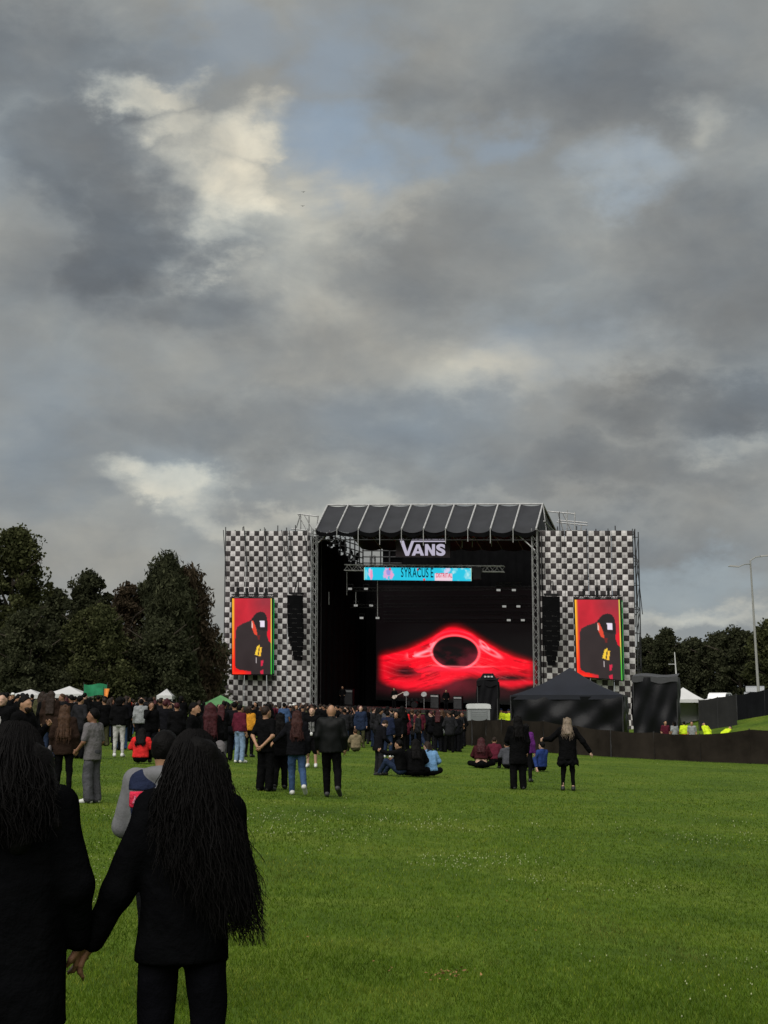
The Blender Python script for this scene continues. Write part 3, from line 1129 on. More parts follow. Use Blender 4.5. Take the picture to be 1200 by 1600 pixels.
# big video wall at the back: red light swirl round a dark disc
def wall_cols(A, B):
    # photo-sized coordinates of the display
    X = 588 + A * 250
    Y = 915 + B * 187
    x, y = (X - 712) / 36.0, (1021 - Y) / 36.0
    c = np.tile(L3((11, 6, 8)), (len(A), 1))
    n = fbm2(x * 1.3 + 20, y * 3.2 + 20, 4)
    n2 = fbm2(x * 0.9 + 50, y * 1.6 + 50, 6)
    # top of the band swells over the disc and runs out to both sides
    up = 0.86 * np.exp(-(x / 1.25) ** 2) + 0.22 * np.exp(-(np.abs(x) / 2.4) ** 2) - 0.40 * sstep(1.2, 3.4, x) - 0.30 * sstep(1.2, 3.4, -x) + 0.16 * (n2 - 0.5)
    lo = -0.70 - 0.10 * np.abs(x) - 0.85 * np.exp(-((x + 1.5) / 1.7) ** 2) - 0.55 * sstep(0.6, 2.6, x) * sstep(3.6, 2.2, x)
    lo = lo + 0.28 * (n - 0.5)
    side = sstep(-3.45, -2.9, x) * sstep(3.5, 2.9, x)
    band = sstep(0.10, -0.12, y - up) * sstep(-0.30, 0.12, y - lo) * side
    tone = np.clip(1.0 + 1.3 * (n - 0.46), 0.3, 1.0)
    tone *= 0.62 + 0.38 * sstep(-1.8, -0.6, y)
    c = lerp(c, L3((252, 10, 36)) * 1.05, np.clip(band * tone * 1.5, 0, 1))
    gl = np.exp(-((y - up) / 0.16) ** 2) * side * 0.35
    c = c + gl[:, None] * L3((230, 8, 24))
    # dark gap in the lower right, then a bright lower streak
    gap = np.exp(-(((x - 2.3) / 1.0) ** 2 + ((y + 1.12) / 0.22) ** 2))
    c = lerp(c, L3((26, 8, 12)), np.clip(gap * 1.1, 0, 1))
    stk = np.exp(-((y + 1.42 - 0.05 * x) / 0.10) ** 2) * sstep(0.8, 2.0, x) * sstep(3.5, 3.1, x)
    c = lerp(c, L3((235, 16, 40)), np.clip(stk * 1.2, 0, 1))
    hole_l = np.exp(-(((x + 2.1) / 0.8) ** 2 + ((y + 0.95) / 0.30) ** 2)) * (n > 0.42)
    c = lerp(c, L3((40, 8, 14)), np.clip(hole_l * 1.1, 0, 1))
    # smoke in front, dull red
    sm = np.exp(-(((x + 0.6) / 2.2) ** 2 + ((y + 1.55) / 0.55) ** 2)) * n2 * 1.3
    c = c + sm[:, None] * L3((118, 26, 40)) * 0.9
    # streaks
    st = np.clip(np.sin((y + 0.18 * np.sin(x * 2.1)) * 26 + 5 * n2) - 0.55, 0, 1) * band * np.clip(n - 0.42, 0, 1) * 3.0
    c = c + st[:, None] * L3((255, 110, 120)) * 0.35
    q1 = fbm2(x * 1.1 + 30 + y, (y - 0.55 * up) * 9.0 + 30, 31, 4)
    q2 = fbm2(x * 2.0 + 10, (y - 0.55 * up) * 22.0 + 10, 32, 3)
    c = c * (1 - (np.clip((0.44 - q1) * 4.0, 0, 0.5) * band)[:, None])
    c = c + (np.clip((q2 - 0.62) * 5.0, 0, 1) * band * np.clip(n2 * 2 - 0.6, 0, 1))[:, None] * L3((255, 110, 110)) * 0.5
    for (cx, cy, rx, ry, th) in ((-1.45, 0.08, 0.55, 0.17, 0.5), (-1.25, -0.12, 0.4, 0.10, 0.2), (1.5, 0.05, 0.42, 0.10, -0.5), (1.25, 0.32, 0.25, 0.07, -0.8)):
        xx = (x - cx) * math.cos(th) + (y - cy) * math.sin(th)
        yy_ = -(x - cx) * math.sin(th) + (y - cy) * math.cos(th)
        e = np.abs(np.sqrt((xx / rx) ** 2 + (yy_ / ry) ** 2) - 1)
        c = c + (np.exp(-(e / 0.35) ** 2) * (n2 > 0.40))[:, None] * L3((255, 150, 160)) * 0.7
    # disc and rim
    r = np.sqrt(x ** 2 + (y * 1.36 + 0.02) ** 2)
    inside = sstep(1.0, 0.94, r)
    dk = np.tile(L3((14, 6, 9)), (len(A), 1)) + (np.clip(n2 - 0.34, 0, 1) * 1.9 * sstep(0.55, -0.55, y))[:, None] * L3((160, 36, 60))
    c = c * (1 - inside[:, None]) + dk * inside[:, None]
    rim = np.exp(-((r - 1.03) / 0.050) ** 2)
    c = c + rim[:, None] * L3((255, 120, 130)) * (0.75 + 0.5 * sstep(-0.2, -0.6, y))[:, None]
    r2 = np.sqrt((x / 1.12) ** 2 + ((y * 1.36 - 0.06) / 1.22) ** 2)
    c = c + (np.exp(-((r2 - 1.0) / 0.05) ** 2) * sstep(-0.2, 0.5, y))[:, None] * L3((255, 60, 80)) * 0.5
    # the disc sweeps across in front of the lower edge
    fr = np.exp(-((y + 0.78 + 0.03 * x * x) / 0.10) ** 2) * sstep(2.2, 1.0, np.abs(x))
    c = lerp(c, L3((255, 40, 66)), np.clip(fr * 0.9, 0, 1))
    fr2 = np.exp(-((y + 0.66 - 0.02 * x * x) / 0.03) ** 2) * sstep(1.7, 0.8, np.abs(x - 0.3))
    c = c + fr2[:, None] * L3((255, 130, 140)) * 0.6
    fade = sstep(1.0, 0.90, B)[:, None]
    px = 0.93 + 0.07 * rng.random(len(A))[:, None]
    return c * fade * px


wl0, wz0 = SP(588, 915, VB)
wl1, wz1 = SP(842, 1102, VB)
wall_loc = S1((wl0 + wl1) / 2, VB, DECKZ)
lw = empty('video_wall', wall_loc, 'huge video wall at the back of the stage showing a red swirl round a dark disc', 'screen')
picture(lw, wall_loc, lambda a, b: (wl0 + (wl1 - wl0) * a, VB, wz0 + (wz1 - wz0) * b), 230, 170, wall_cols, SCREEN)
MB().box(((wl0 + wl1) / 2, VB + 0.16, (wz0 + wz1) / 2), (wl1 - wl0 + 0.1, 0.3, wz0 - wz1 + 0.1)).build('cabinet', black_paint, lw, wall_loc, SX)

# side screens with a performer in a cap, seen from the side
SIL = [(215, 640), (235, 590), (300, 548), (370, 522), (400, 500), (432, 455), (465, 420), (510, 404), (552, 414), (582, 455), (594, 540), (596, 620),
       (586, 690), (606, 760), (640, 800), (660, 830), (660, 1170), (400, 1170), (395, 1128), (250, 1105), (212, 1080), (205, 900)]


def side_cols(A, B):
    X, Y = 175 + A * 467, 245 + B * 915
    n = fbm2(A * 5 + 3, B * 8 + 3, 9)
    c = lerp(np.tile(L3((196, 34, 50)), (len(A), 1)), L3((150, 44, 56)), np.clip((X - 330) / 200, 0, 1) * np.clip(1.2 - B * 3, 0, 1))
    c = c * (0.8 + 0.45 * n)[:, None]
    c = lerp(c, L3((235, 26, 26)), np.clip(B * 2.2 - 0.75, 0, 1) * (X < 330))
    s = inpoly(X, Y, SIL)
    c[s] = (L3((50, 41, 42)) * (0.8 + 0.4 * n)[:, None])[s]
    cap = inpoly(X, Y, [(400, 500), (432, 455), (465, 420), (510, 404), (552, 414), (582, 455), (594, 540), (596, 620), (560, 640), (480, 620), (430, 540)])
    c[cap] = L3((36, 30, 32))

    def put(poly, col):
        m = inpoly(X, Y, poly)
        c[m] = L3(col)
    put([(404, 515), (424, 512), (458, 610), (474, 690), (440, 685), (412, 610)], (226, 72, 48))
    put([(402, 530), (414, 520), (420, 610), (406, 600)], (240, 190, 180))
    put([(470, 690), (505, 690), (500, 740), (480, 745)], (108, 34, 32))
    put([(502, 514), (560, 514), (557, 594), (508, 592)], (232, 222, 238))
    put([(470, 822), (494, 812), (476, 935), (444, 925)], (250, 206, 60))
    put([(503, 838), (527, 832), (512, 945), (486, 944)], (250, 196, 60))
    put([(486, 812), (500, 808), (494, 850), (484, 850)], (250, 206, 60))
    put([(586, 690), (592, 640), (622, 618), (650, 640), (650, 790), (612, 766)], (226, 22, 44))
    put([(516, 1000), (545, 988), (536, 1056), (512, 1064)], (214, 40, 74))
    put([(508, 1122), (540, 1106), (542, 1152), (512, 1164)], (206, 36, 66))
    put([(456, 960), (466, 960), (466, 1020), (458, 1024)], (200, 190, 190))
    le = np.clip((205 - X) / 26, 0, 1)
    ycol = lerp(np.tile(L3((255, 190, 40)), (len(A), 1)), L3((255, 60, 24)), np.clip((Y - 500) / 500, 0, 1))
    c = c * (1 - le[:, None]) + ycol * le[:, None] * 1.15
    be = np.clip((Y - 1110) / 40, 0, 1) * (X < 400) * np.clip((400 - X) / 120, 0, 1)
    c = lerp(c, L3((255, 52, 30)), be)
    re = np.clip((X - 628) / 10, 0, 1)
    gcol = lerp(np.tile(L3((230, 226, 90)), (len(A), 1)), L3((90, 214, 70)), np.clip((Y - 700) / 300, 0, 1))
    return c * (1 - re[:, None]) + gcol * re[:, None]


def side_screen(label, p00, p10, p01, p11, v0, v1, top_rig):
    """corners in photo pixels, depth differs left and right because the screen is turned a little"""
    a, b, d, e = SP(*p00, v0), SP(*p10, v1), SP(*p01, v0), SP(*p11, v1)

    def corner(x, y):
        t = (a[0] + (b[0] - a[0]) * x, v0 + (v1 - v0) * x, a[1] + (b[1] - a[1]) * x)
        q = (d[0] + (e[0] - d[0]) * x, v0 + (v1 - v0) * x, d[1] + (e[1] - d[1]) * x)
        return tuple(t[i] * (1 - y) + q[i] * y for i in range(3))
    loc = S1((a[0] + b[0]) / 2, v0, d[1])
    root = empty('video_screen', loc, label, 'screen', 'tall video screens on the chequered towers')
    picture(root, loc, corner, 64, 120, side_cols, SCREEN)
    mb = MB()
    c00, c10, c01, c11 = [Vector(corner(x, y)) for x, y in ((0, 0), (1, 0), (0, 1), (1, 1))]
    o = Vector((0, 0.03, 0))
    bk = Vector((0, 0.28, 0))
    x_ = Vector((0.10, 0, 0))
    z_ = Vector((0, 0, 0.08))
    fr = [c00 - x_ + z_ + o, c10 + x_ + z_ + o, c11 + x_ - z_ + o, c01 - x_ - z_ + o]
    mb.add(fr + [p + bk for p in fr], [(0, 1, 2, 3), (7, 6, 5, 4), (0, 4, 5, 1), (1, 5, 6, 2), (2, 6, 7, 3), (3, 7, 4, 0)])
    mb.build('cabinet', black_paint, root, loc, SX)
    # rigging bar and hoists on top
    t0, t1 = c00 + Vector((-0.1, 0.14, 0.25)), c10 + Vector((0.1, 0.14, 0.25))
    MB().truss(t0, t1, 0.22, 0.03).build('rigging_bar', black_paint, root, loc, SX)
    for f in top_rig:
        p = t0.lerp(t1, f)
        MB().box(p + Vector((0, 0, 0.38)), (0.20, 0.2, random.uniform(0.35, 0.8))).build('hoist', black_paint, root, loc, SX)
        MB().tube(p + Vector((0, 0, 0.5)), p + Vector((0, 0, 1.5)), 0.03, n=5).build('chain', steel_dk, root, loc, SX)
    # glowing strip stands in for green light the picture's margin throws sideways
    MB().box((c10 + c11) / 2 + Vector((0.14, 0.10, 0)), (0.05, 0.10, (c10 - c11).length * 0.98)).build('edge_glow', EDGE_GLOW, root, loc, SX)
    return root


EDGE_GLOW = emit('edge_glow_green', lin(20, 130, 60), 1.0)
side_screen('tall video screen on the left chequered tower showing a performer in a cap', (363, 935), (424.5, 935), (363, 1053.5), (424.5, 1053.5), -0.8, -0.8, (0.14, 0.36, 0.6, 0.83))
side_screen('tall video screen on the right chequered tower showing a performer in a cap', (898, 937), (968, 937), (902, 1056), (972.5, 1063), -0.8, -1.4, (0.22, 0.5, 0.74, 0.95))


# ------------------------------------------------------------------ signs
def text_mesh(txt, bold=0.0):
    cu = bpy.data.curves.new('lettering', 'FONT')
    cu.body = txt
    cu.size = 1.0
    cu.offset = bold
    cu.extrude = 0.0
    ob = bpy.data.objects.new('lettering', cu)
    COL.objects.link(ob)
    dg = bpy.context.evaluated_depsgraph_get()
    me = bpy.data.meshes.new_from_object(ob.evaluated_get(dg))
    bpy.data.objects.remove(ob)
    bpy.data.curves.remove(cu)
    V = np.array([v.co[:] for v in me.vertices])
    Fc = [tuple(p.vertices) for p in me.polygons]
    bpy.data.meshes.remove(me)
    return V, Fc


def letters(txt, x0, x1, y0, y1, v, parent, loc, m, bold=0.0, name='letter'):
    """each character a flat piece, fitted between photo columns x0..x1 and rows y0 (top)..y1 (bottom)"""
    ua, za = SP(x0, y0, v)
    ub, zb = SP(x1, y1, v)
    adv = []
    for ch in txt:
        if ch == ' ':
            adv.append((None, None, 0.28))
            continue
        V, Fc = text_mesh(ch, bold)
        V[:, 0] -= V[:, 0].min()
        adv.append((V, Fc, V[:, 0].max() + 0.09 - bold * 0.2))
    tot = sum(a[2] for a in adv) - 0.09
    H = 0.70
    x = 0.0
    for V, Fc, w in adv:
        if V is not None:
            Q = np.zeros((len(V), 3))
            Q[:, 0] = ua + (V[:, 0] + x) / tot * (ub - ua)
            zz = V[:, 1]
            zz = (zz - zz.min()) / max(1e-6, zz.max() - zz.min())
            Q[:, 1] = v
            Q[:, 2] = zb + zz * (za - zb)
            link(name, raw_mesh(name, SX(Q) - np.array(loc), Fc), m, parent)
        x += w


def pix_poly(polys, v, parent, loc, m, name, dv=0.06):
    for k, pl in enumerate(polys):
        pts = [SP(x, y, v) for x, y in pl]
        MB().prism(pts, v, v + dv).build(name, m, parent, loc, SX)


VS = 1.0
ba, bz = SP(618, 838, VS)
bb, bz2 = SP(703, 871, VS)
sg_loc = S1((ba + bb) / 2, VS, bz2)
sign = empty('stage_sign', sg_loc, 'dark sign with pale capital letters hanging under the stage roof', 'sign')
MB().box(((ba + bb) / 2, VS + 0.14, (bz + bz2) / 2), (bb - ba, 0.16, bz - bz2)).build('board', mat('sign_board', (0.030, 0.018, 0.024), 0.6, 0.3, 2), sign, sg_loc, SX)
lilac = emit('sign_letter_lilac', lin(196, 190, 210), 0.85)
# V whose right arm runs on as a bar above the other letters
pix_poly([[(624, 842.5), (629.8, 842.5), (636.2, 862.5), (641.2, 849.0), (643.8, 842.5), (696.5, 842.5), (696.5, 846.6), (646.6, 846.6), (645.2, 850.0), (638.6, 868.4), (633.6, 868.4)]], VS, sign, sg_loc, lilac, 'letter')
pix_poly([[(643.2, 868.0), (650.6, 850.4), (655.4, 850.4), (662.4, 868.0), (657.4, 868.0), (656.1, 864.6), (649.5, 864.6), (648.2, 868.0)],
          [(664.0, 868.0), (664.0, 850.2), (668.6, 850.2), (675.0, 860.6), (675.0, 850.2), (679.4, 850.2), (679.4, 868.0), (674.9, 868.0), (668.4, 857.4), (668.4, 868.0)]], VS, sign, sg_loc, lilac, 'letter')
pix_poly([[(651.0, 861.2), (653.0, 855.6), (654.9, 861.2)]], VS - 0.03, sign, sg_loc, MATS['sign_board'], 'letter_counter', 0.02)
letters('S', 681.6, 695.6, 849.8, 868.6, VS, sign, sg_loc, lilac, 0.045)
for x in (626, 660, 695):
    a, b = SP(x, 838, VS + 0.14), SP(x, 822, VS + 0.14)
    MB().tube((a[0], VS + 0.14, a[1]), (b[0], VS + 0.14, b[1]), 0.03, n=5).build('hanging_chain', steel_dk, sign, sg_loc, SX)

# banner display on its truss
VT = 2.6
ta, tz = SP(539, 887, VT)
tb, _ = SP(788, 885, VT)
tloc = S1((ta + tb) / 2, VT, tz)
trs = MB().truss((ta, VT, tz), (tb, VT, tz), 0.5, 0.035, n=34).build('lighting_truss', pale_steel, None, tloc, SX)
tag(trs, 'pale aluminium truss hanging across the stage behind the cyan banner', 'truss')
VBn = 2.1
na, nz = SP(569, 886.5, VBn)
nb, _ = SP(736.5, 884.0, VBn)
nz0 = SP(569, 906.0, VBn)[1]
nloc = S1((na + nb) / 2, VBn, nz0)
ban = empty('banner_display', nloc, 'long bright cyan banner display with pink flowers and lettering', 'display')


def ban_cols(A, B):
    n = fbm2(A * 26 + 2, B * 3 + 2, 14)
    n2 = fbm2(A * 60 + 9, B * 7 + 9, 15)
    c = np.tile(L3((28, 196, 226)), (len(A), 1))
    pale = np.clip((n - 0.52) * 6, 0, 1) * sstep(0.66, 0.78, A)
    c = lerp(c, L3((170, 230, 236)), pale * np.clip(n2 * 1.4, 0, 1))
    for (cx, cy, rx, ry, col) in ((0.06, 0.45, 0.020, 0.40, (226, 190, 222)), (0.07, 0.6, 0.012, 0.4, (236, 150, 190)), (0.215, 0.5, 0.030, 0.42, (216, 170, 216)),
                                  (0.255, 0.55, 0.025, 0.36, (230, 160, 205)), (0.235, 0.35, 0.02, 0.25, (150, 150, 220)), (0.78, 0.22, 0.03, 0.22, (206, 206, 236)),
                                  (0.80, 0.75, 0.025, 0.2, (190, 220, 236)), (0.022, 0.55, 0.012, 0.4, (120, 216, 232))):
        d = ((A - cx) / rx) ** 2 + ((B - cy) / ry) ** 2
        c = lerp(c, L3(col), np.clip((1.25 - d + (n2 - 0.5) * 2.6) * 2, 0, 1))
    for (cx, cy) in ((0.506, 0.14), (0.565, 0.93), (0.245, 0.12)):
        d = ((A - cx) / 0.010) ** 2 + ((B - cy) / 0.12) ** 2
        c = lerp(c, L3((232, 40, 50)), np.clip((1 - d) * 3, 0, 1))
    box = (A > 0.665) & (A < 0.825) & (B > 0.42)
    c[box] = L3((236, 206, 220))
    ed = sstep(0.0, 0.008, A) * sstep(1.0, 0.994, A)
    return lerp(np.tile(L3((210, 240, 190)), (len(A), 1)), c, ed)


picture(ban, nloc, lambda a, b: (na + (nb - na) * a, VBn, nz + (nz0 - nz) * b), 260, 36, ban_cols, SCREEN)
MB().box(((na + nb) / 2, VBn + 0.12, (nz + nz0) / 2), (nb - na + 0.06, 0.2, nz - nz0 + 0.06)).build('cabinet', black_paint, ban, nloc, SX)
ink = emit('banner_ink', lin(14, 44, 60), 1.0)
redink = emit('banner_red_ink', lin(214, 30, 74), 1.0)
letters('SYRACUS E', 626.5, 677.0, 887.2, 902.4, VBn - 0.02, ban, nloc, ink, 0.012)
letters('DISTRITAL', 681.5, 706.5, 895.2, 902.6, VBn - 0.02, ban, nloc, redink, 0.015)
sa, sz_ = SP(739, 886, VBn)
sb, sz2 = SP(752, 905, VBn)
o = MB().box(((sa + sb) / 2, VBn + 0.1, (sz_ + sz2) / 2), (sb - sa, 0.25, sz_ - sz2)).box(((sa + sb) / 2, VBn - 0.03, (sz_ + sz2) / 2), (sb - sa - 0.12, 0.02, sz_ - sz2 - 0.12)).build('dark_display_panel', black_paint, None, S1(sa, VBn, sz2), SX)
tag(o, 'small unlit dark display panel at the right end of the cyan banner', 'panel')


# ------------------------------------------------------------------ line arrays
def line_array(label, px0, px1, ptop, pbot, v, lean):
    ua, zt_ = SP(px0, ptop, v)
    ub, _ = SP(px1, ptop, v)
    _, zb_ = SP(px0, pbot, v)
    w = ub - ua
    loc = S1((ua + ub) / 2, v, zb_)
    root = empty('line_array', loc, label, 'speakers', 'hanging speaker columns beside the stage')
    n = 14
    h = (zt_ - zb_) / n
    c = (ua + ub) / 2
    for k in range(n):
        z = zt_ - h * (k + 0.5)
        q = k / (n - 1)
        off = lean * q ** 2
        ww = w * (1 - 0.55 * max(0, q - 0.62) / 0.38)
        yy_ = v + 0.3 * q ** 2.2
        mb = MB()
        f, bk = yy_ - 0.35, yy_ + 0.35
        V = [(c + off - ww / 2, f, z - h * .495), (c + off + ww / 2, f, z - h * .495), (c + off + ww / 2, f, z + h * .495), (c + off - ww / 2, f, z + h * .495),
             (c + off - ww * .36, bk, z - h * .4), (c + off + ww * .36, bk, z - h * .4), (c + off + ww * .36, bk, z + h * .4), (c + off - ww * .36, bk, z + h * .4)]
        mb.add(V, [(0, 1, 2, 3), (7, 6, 5, 4), (0, 4, 5, 1), (1, 5, 6, 2), (2, 6, 7, 3), (3, 7, 4, 0)])
        mb.build('speaker_cabinet', drape, root, loc, SX)
    MB().box((c, v, zt_ + 0.15), (w * 0.8, 0.7, 0.16)).tube((c - .2, v, zt_ + .2), (c - .05, v + .3, zt_ + 1.3), .04).tube((c + .2, v, zt_ + .2), (c + .05, v + .3, zt_ + 1.3), .04).build('flying_frame', black_paint, root, loc, SX)
    return root


line_array('black hanging speaker column in front of the left chequered tower', 451, 475, 930, 1032, -1.3, 0.15)
line_array('black hanging speaker column in front of the right chequered tower', 848, 876, 932, 1040, -1.3, -0.1)

# ------------------------------------------------------------------ stage lights in pairs on both sides
lens_m = emit('lamp_lens_pale', lin(150, 150, 146), 1.0)
LG = 'pairs of stage lights on the side trusses'
k = 0
for (side, lst) in (('left', ((547, 920, 5.5), (572, 920, 6.0), (556, 946, 8.5), (580, 946, 9.0), (565, 965.5, 11), (590, 965.5, 11.5))),
                    ('right', ((779, 922, 5.5), (803, 922, 6.0), (788, 947.5, 8.5), (810, 947.5, 9.0), (795, 969, 11), (817, 969, 11.5)))):
    for i, (x, y, v) in enumerate(lst):
        u, z = SP(x, y, v)
        loc = S1(u, v, z)
        row = ('top', 'middle', 'bottom')[i // 2]
        io = 'left' if i % 2 == 0 else 'right'
        root = empty('stage_light', loc, f'{io} lamp of the {row} pair of stage lights, {side} side of the stage', 'lamp', LG)
        MB().box((u, v - 0.02, z), (0.34, 0.04, 0.18)).build('lens', lens_m, root, loc, SX)
        MB().box((u, v + 0.17, z), (0.42, 0.3, 0.3)).build('housing', black_paint, root, loc, SX)
        MB().tube((u - .24, v + .1, z), (u - .24, v + .1, z + .4), .02).tube((u + .24, v + .1, z), (u + .24, v + .1, z + .4), .02).tube((u - .26, v + .1, z + .4), (u + .26, v + .1, z + .4), .02).build('yoke', steel_dk, root, loc, SX)

# ------------------------------------------------------------------ gear on the deck
def amp(label, x, y, w, h, v):
    u, z = SP(x, y, v)
    loc = S1(u, v, DECKZ)
    root = empty('amplifier', loc, label, 'amplifier', 'amplifiers on the stage deck')
    MB().box((u, v, DECKZ + h / 2 + 0.02), (w, 0.5, h)).build('cabinet', black_paint, root, loc, SX)
    MB().box((u, v - 0.262, DECKZ + h * 0.42), (w * 0.86, 0.02, h * 0.66)).build('grille', steel_dk, root, loc, SX)
    MB().box((u, v - 0.262, DECKZ + h * 0.88), (w * 0.86, 0.02, h * 0.12)).build('control_panel', steel, root, loc, SX)


amp('amplifier stack on the stage deck left of the video wall', 545, 1090, 0.9, 1.5, 8.0)
amp('amplifier stack on the stage deck below the video wall', 680, 1090, 0.8, 1.3, 9.0)
amp('amplifier stack on the stage deck right of centre', 716, 1090, 0.8, 1.2, 9.0)
u, z = SP(650, 1090, 8.0)
dl = S1(u, 8.0, DECKZ)
dk = empty('drum_kit', dl, 'dark drum kit on the stage deck in front of the video wall', 'drums')


def drum(u_, v_, z_, r, h, axis):
    mb = MB()
    if axis == 'y':
        mb.tube((u_, v_ - h / 2, z_), (u_, v_ + h / 2, z_), r, n=16)
    else:
        mb.tube((u_, v_, z_ - h / 2), (u_, v_, z_ + h / 2), r, n=14)
    mb.build('drum', black_paint, dk, dl, SX)


drum(u, 7.6, DECKZ + 0.32, 0.30, 0.42, 'y')
drum(u - 0.62, 7.9, DECKZ + 0.42, 0.22, 0.4, 'z')
drum(u + 0.55, 7.9, DECKZ + 0.6, 0.18, 0.16, 'z')
drum(u - 0.22, 7.6, DECKZ + 0.78, 0.16, 0.22, 'z')
drum(u + 0.2, 7.6, DECKZ + 0.78, 0.16, 0.22, 'z')
for du in (-0.85, 0.8):
    MB().tube((u + du, 7.8, DECKZ), (u + du, 7.8, DECKZ + 1.25), 0.02).tube((u + du, 7.8, DECKZ + 1.25), (u + du, 7.75, DECKZ + 1.28), 0.27, 0.25, n=14).build('cymbal', pale_steel, dk, dl, SX)

# ================================================================== people
def snets(Fv, org, h):
    """naive surface nets over a sampled distance field"""
    sgn = Fv < 0
    nx, ny, nz = Fv.shape
    c = [(i, j, k) for i in (0, 1) for j in (0, 1) for k in (0, 1)]
    sl = lambda a, o: a[o[0]:nx - 1 + o[0], o[1]:ny - 1 + o[1], o[2]:nz - 1 + o[2]]
    cnt = sum(sl(sgn, o).astype(np.int8) for o in c)
    act = (cnt > 0) & (cnt < 8)
    idx = np.full(act.shape, -1, dtype=np.int64)
    ijk = np.argwhere(act)
    idx[act] = np.arange(len(ijk))
    vals = np.stack([sl(Fv, o)[act] for o in c], 1)
    P3 = np.zeros((len(ijk), 3))
    N = np.zeros(len(ijk))
    ca = np.array(c, float)
    for a in range(8):
        for b in range(a + 1, 8):
            if np.abs(ca[a] - ca[b]).sum() != 1:
                continue
            va, vb = vals[:, a], vals[:, b]
            m = (va < 0) != (vb < 0)
            t = np.where(m, va / np.where(m, va - vb, 1), 0)
            p = ca[a] + (ca[b] - ca[a]) * t[:, None]
            P3 += p * m[:, None]
            N += m
    V = (ijk + P3 / N[:, None]) * h + org
    Q = []
    for ax in range(3):
        o1 = [0, 0, 0]
        o1[ax] = 1
        A = sgn[:nx - o1[0], :ny - o1[1], :nz - o1[2]]
        B = sgn[o1[0]:, o1[1]:, o1[2]:]
        e = np.argwhere(A != B)
        a1, a2 = [(1, 2), (2, 0), (0, 1)][ax]
        ok = (e[:, a1] > 0) & (e[:, a2] > 0) & (e[:, a1] < Fv.shape[a1] - 1) & (e[:, a2] < Fv.shape[a2] - 1)
        e = e[ok]
        if not len(e):
            continue
        s = A[e[:, 0], e[:, 1], e[:, 2]]
        d1, d2 = np.zeros(3, int), np.zeros(3, int)
        d1[a1], d2[a2] = 1, 1
        g = lambda q: idx[q[:, 0], q[:, 1], q[:, 2]]
        q = np.stack([g(e), g(e - d1), g(e - d1 - d2), g(e - d2)], 1)
        q[~s] = q[~s][:, ::-1]
        q = q[:, ::-1]
        Q.append(q)
    Q = np.concatenate(Q) if Q else np.zeros((0, 4), int)
    Q = Q[(Q >= 0).all(1)]
    return V, Q


def cap(a, b, ra, rb=None):
    return ('c', np.array(a, float), np.array(b, float), ra, ra if rb is None else rb)


def ell(c, r, rot=None):
    return ('e', np.array(c, float), np.array(r, float), rot)


def sdf_mesh(shapes, res, k=0.03, noise=0.0, nfreq=18.0, cut=None, seed=0):
    lo, hi = np.full(3, 1e9), np.full(3, -1e9)
    for s in shapes:
        if s[0] == 'c':
            r = max(s[3], s[4])
            for p in (s[1], s[2]):
                lo, hi = np.minimum(lo, p - r), np.maximum(hi, p + r)
        else:
            r = s[2].max()
            lo, hi = np.minimum(lo, s[1] - r), np.maximum(hi, s[1] + r)
    lo -= 2.5 * res + noise
    hi += 2.5 * res + noise
    n = np.ceil((hi - lo) / res).astype(int) + 1
    X = lo[0] + np.arange(n[0])[:, None, None] * res
    Y = lo[1] + np.arange(n[1])[None, :, None] * res
    Z = lo[2] + np.arange(n[2])[None, None, :] * res
    D = None
    for s in shapes:
        if s[0] == 'c':
            _, a, b, ra, rb = s
            ba = b - a
            q = max(1e-9, float(ba @ ba))
            t = np.clip(((X - a[0]) * ba[0] + (Y - a[1]) * ba[1] + (Z - a[2]) * ba[2]) / q, 0, 1)
            d = np.sqrt((X - a[0] - ba[0] * t) ** 2 + (Y - a[1] - ba[1] * t) ** 2 + (Z - a[2] - ba[2] * t) ** 2) - (ra + (rb - ra) * t)
        else:
            _, c, r, rot = s
            if rot is None:
                x, y, z = X - c[0], Y - c[1], Z - c[2]
            else:
                R = rot
                x0, y0, z0 = X - c[0], Y - c[1], Z - c[2]
                x = R[0][0] * x0 + R[1][0] * y0 + R[2][0] * z0
                y = R[0][1] * x0 + R[1][1] * y0 + R[2][1] * z0
                z = R[0][2] * x0 + R[1][2] * y0 + R[2][2] * z0
            kk = np.sqrt((x / r[0]) ** 2 + (y / r[1]) ** 2 + (z / r[2]) ** 2)
            d = (kk - 1) * r.min() * (0.5 + 0.5 * np.minimum(1, kk)) * 1.1
        if D is None:
            D = d
        else:
            h = np.clip(0.5 + 0.5 * (D - d) / k, 0, 1)
            D = D * (1 - h) + d * h - k * h * (1 - h)
    if cut is not None:
        D = np.maximum(D, cut(X, Y, Z))
    if noise:
        r = random.Random(seed)
        ph = [r.random() * 6.28 for _ in range(8)]
        f = nfreq
        D = D + noise * (np.sin(f * X + 0.5 * f * Z + ph[0]) * np.sin(0.9 * f * Z + 0.6 * f * Y + ph[1]) * 0.6
                         + np.sin(1.7 * f * Y + 0.7 * f * X + ph[2]) * np.sin(1.6 * f * Z - 0.8 * f * X + ph[3]) * 0.4)
    return snets(np.ascontiguousarray(np.broadcast_to(D, tuple(n))), lo, res)


REST = dict(pel=(0, 0, 0.95), shL=(-.180, -.005, 1.425), shR=(.180, -.005, 1.425), elL=(-.235, -.03, 1.13), elR=(.235, -.03, 1.13),
            wrL=(-.245, .05, .885), wrR=(.245, .05, .885), hipL=(-.092, 0, .93), hipR=(.092, 0, .93), knL=(-.105, .03, .50), knR=(.105, .03, .50),
            anL=(-.115, -.02, .085), anR=(.115, -.02, .085), toL=(-.135, .15, .035), toR=(.135, .15, .035))
UPPER = ('shL', 'shR', 'elL', 'elR', 'wrL', 'wrR')


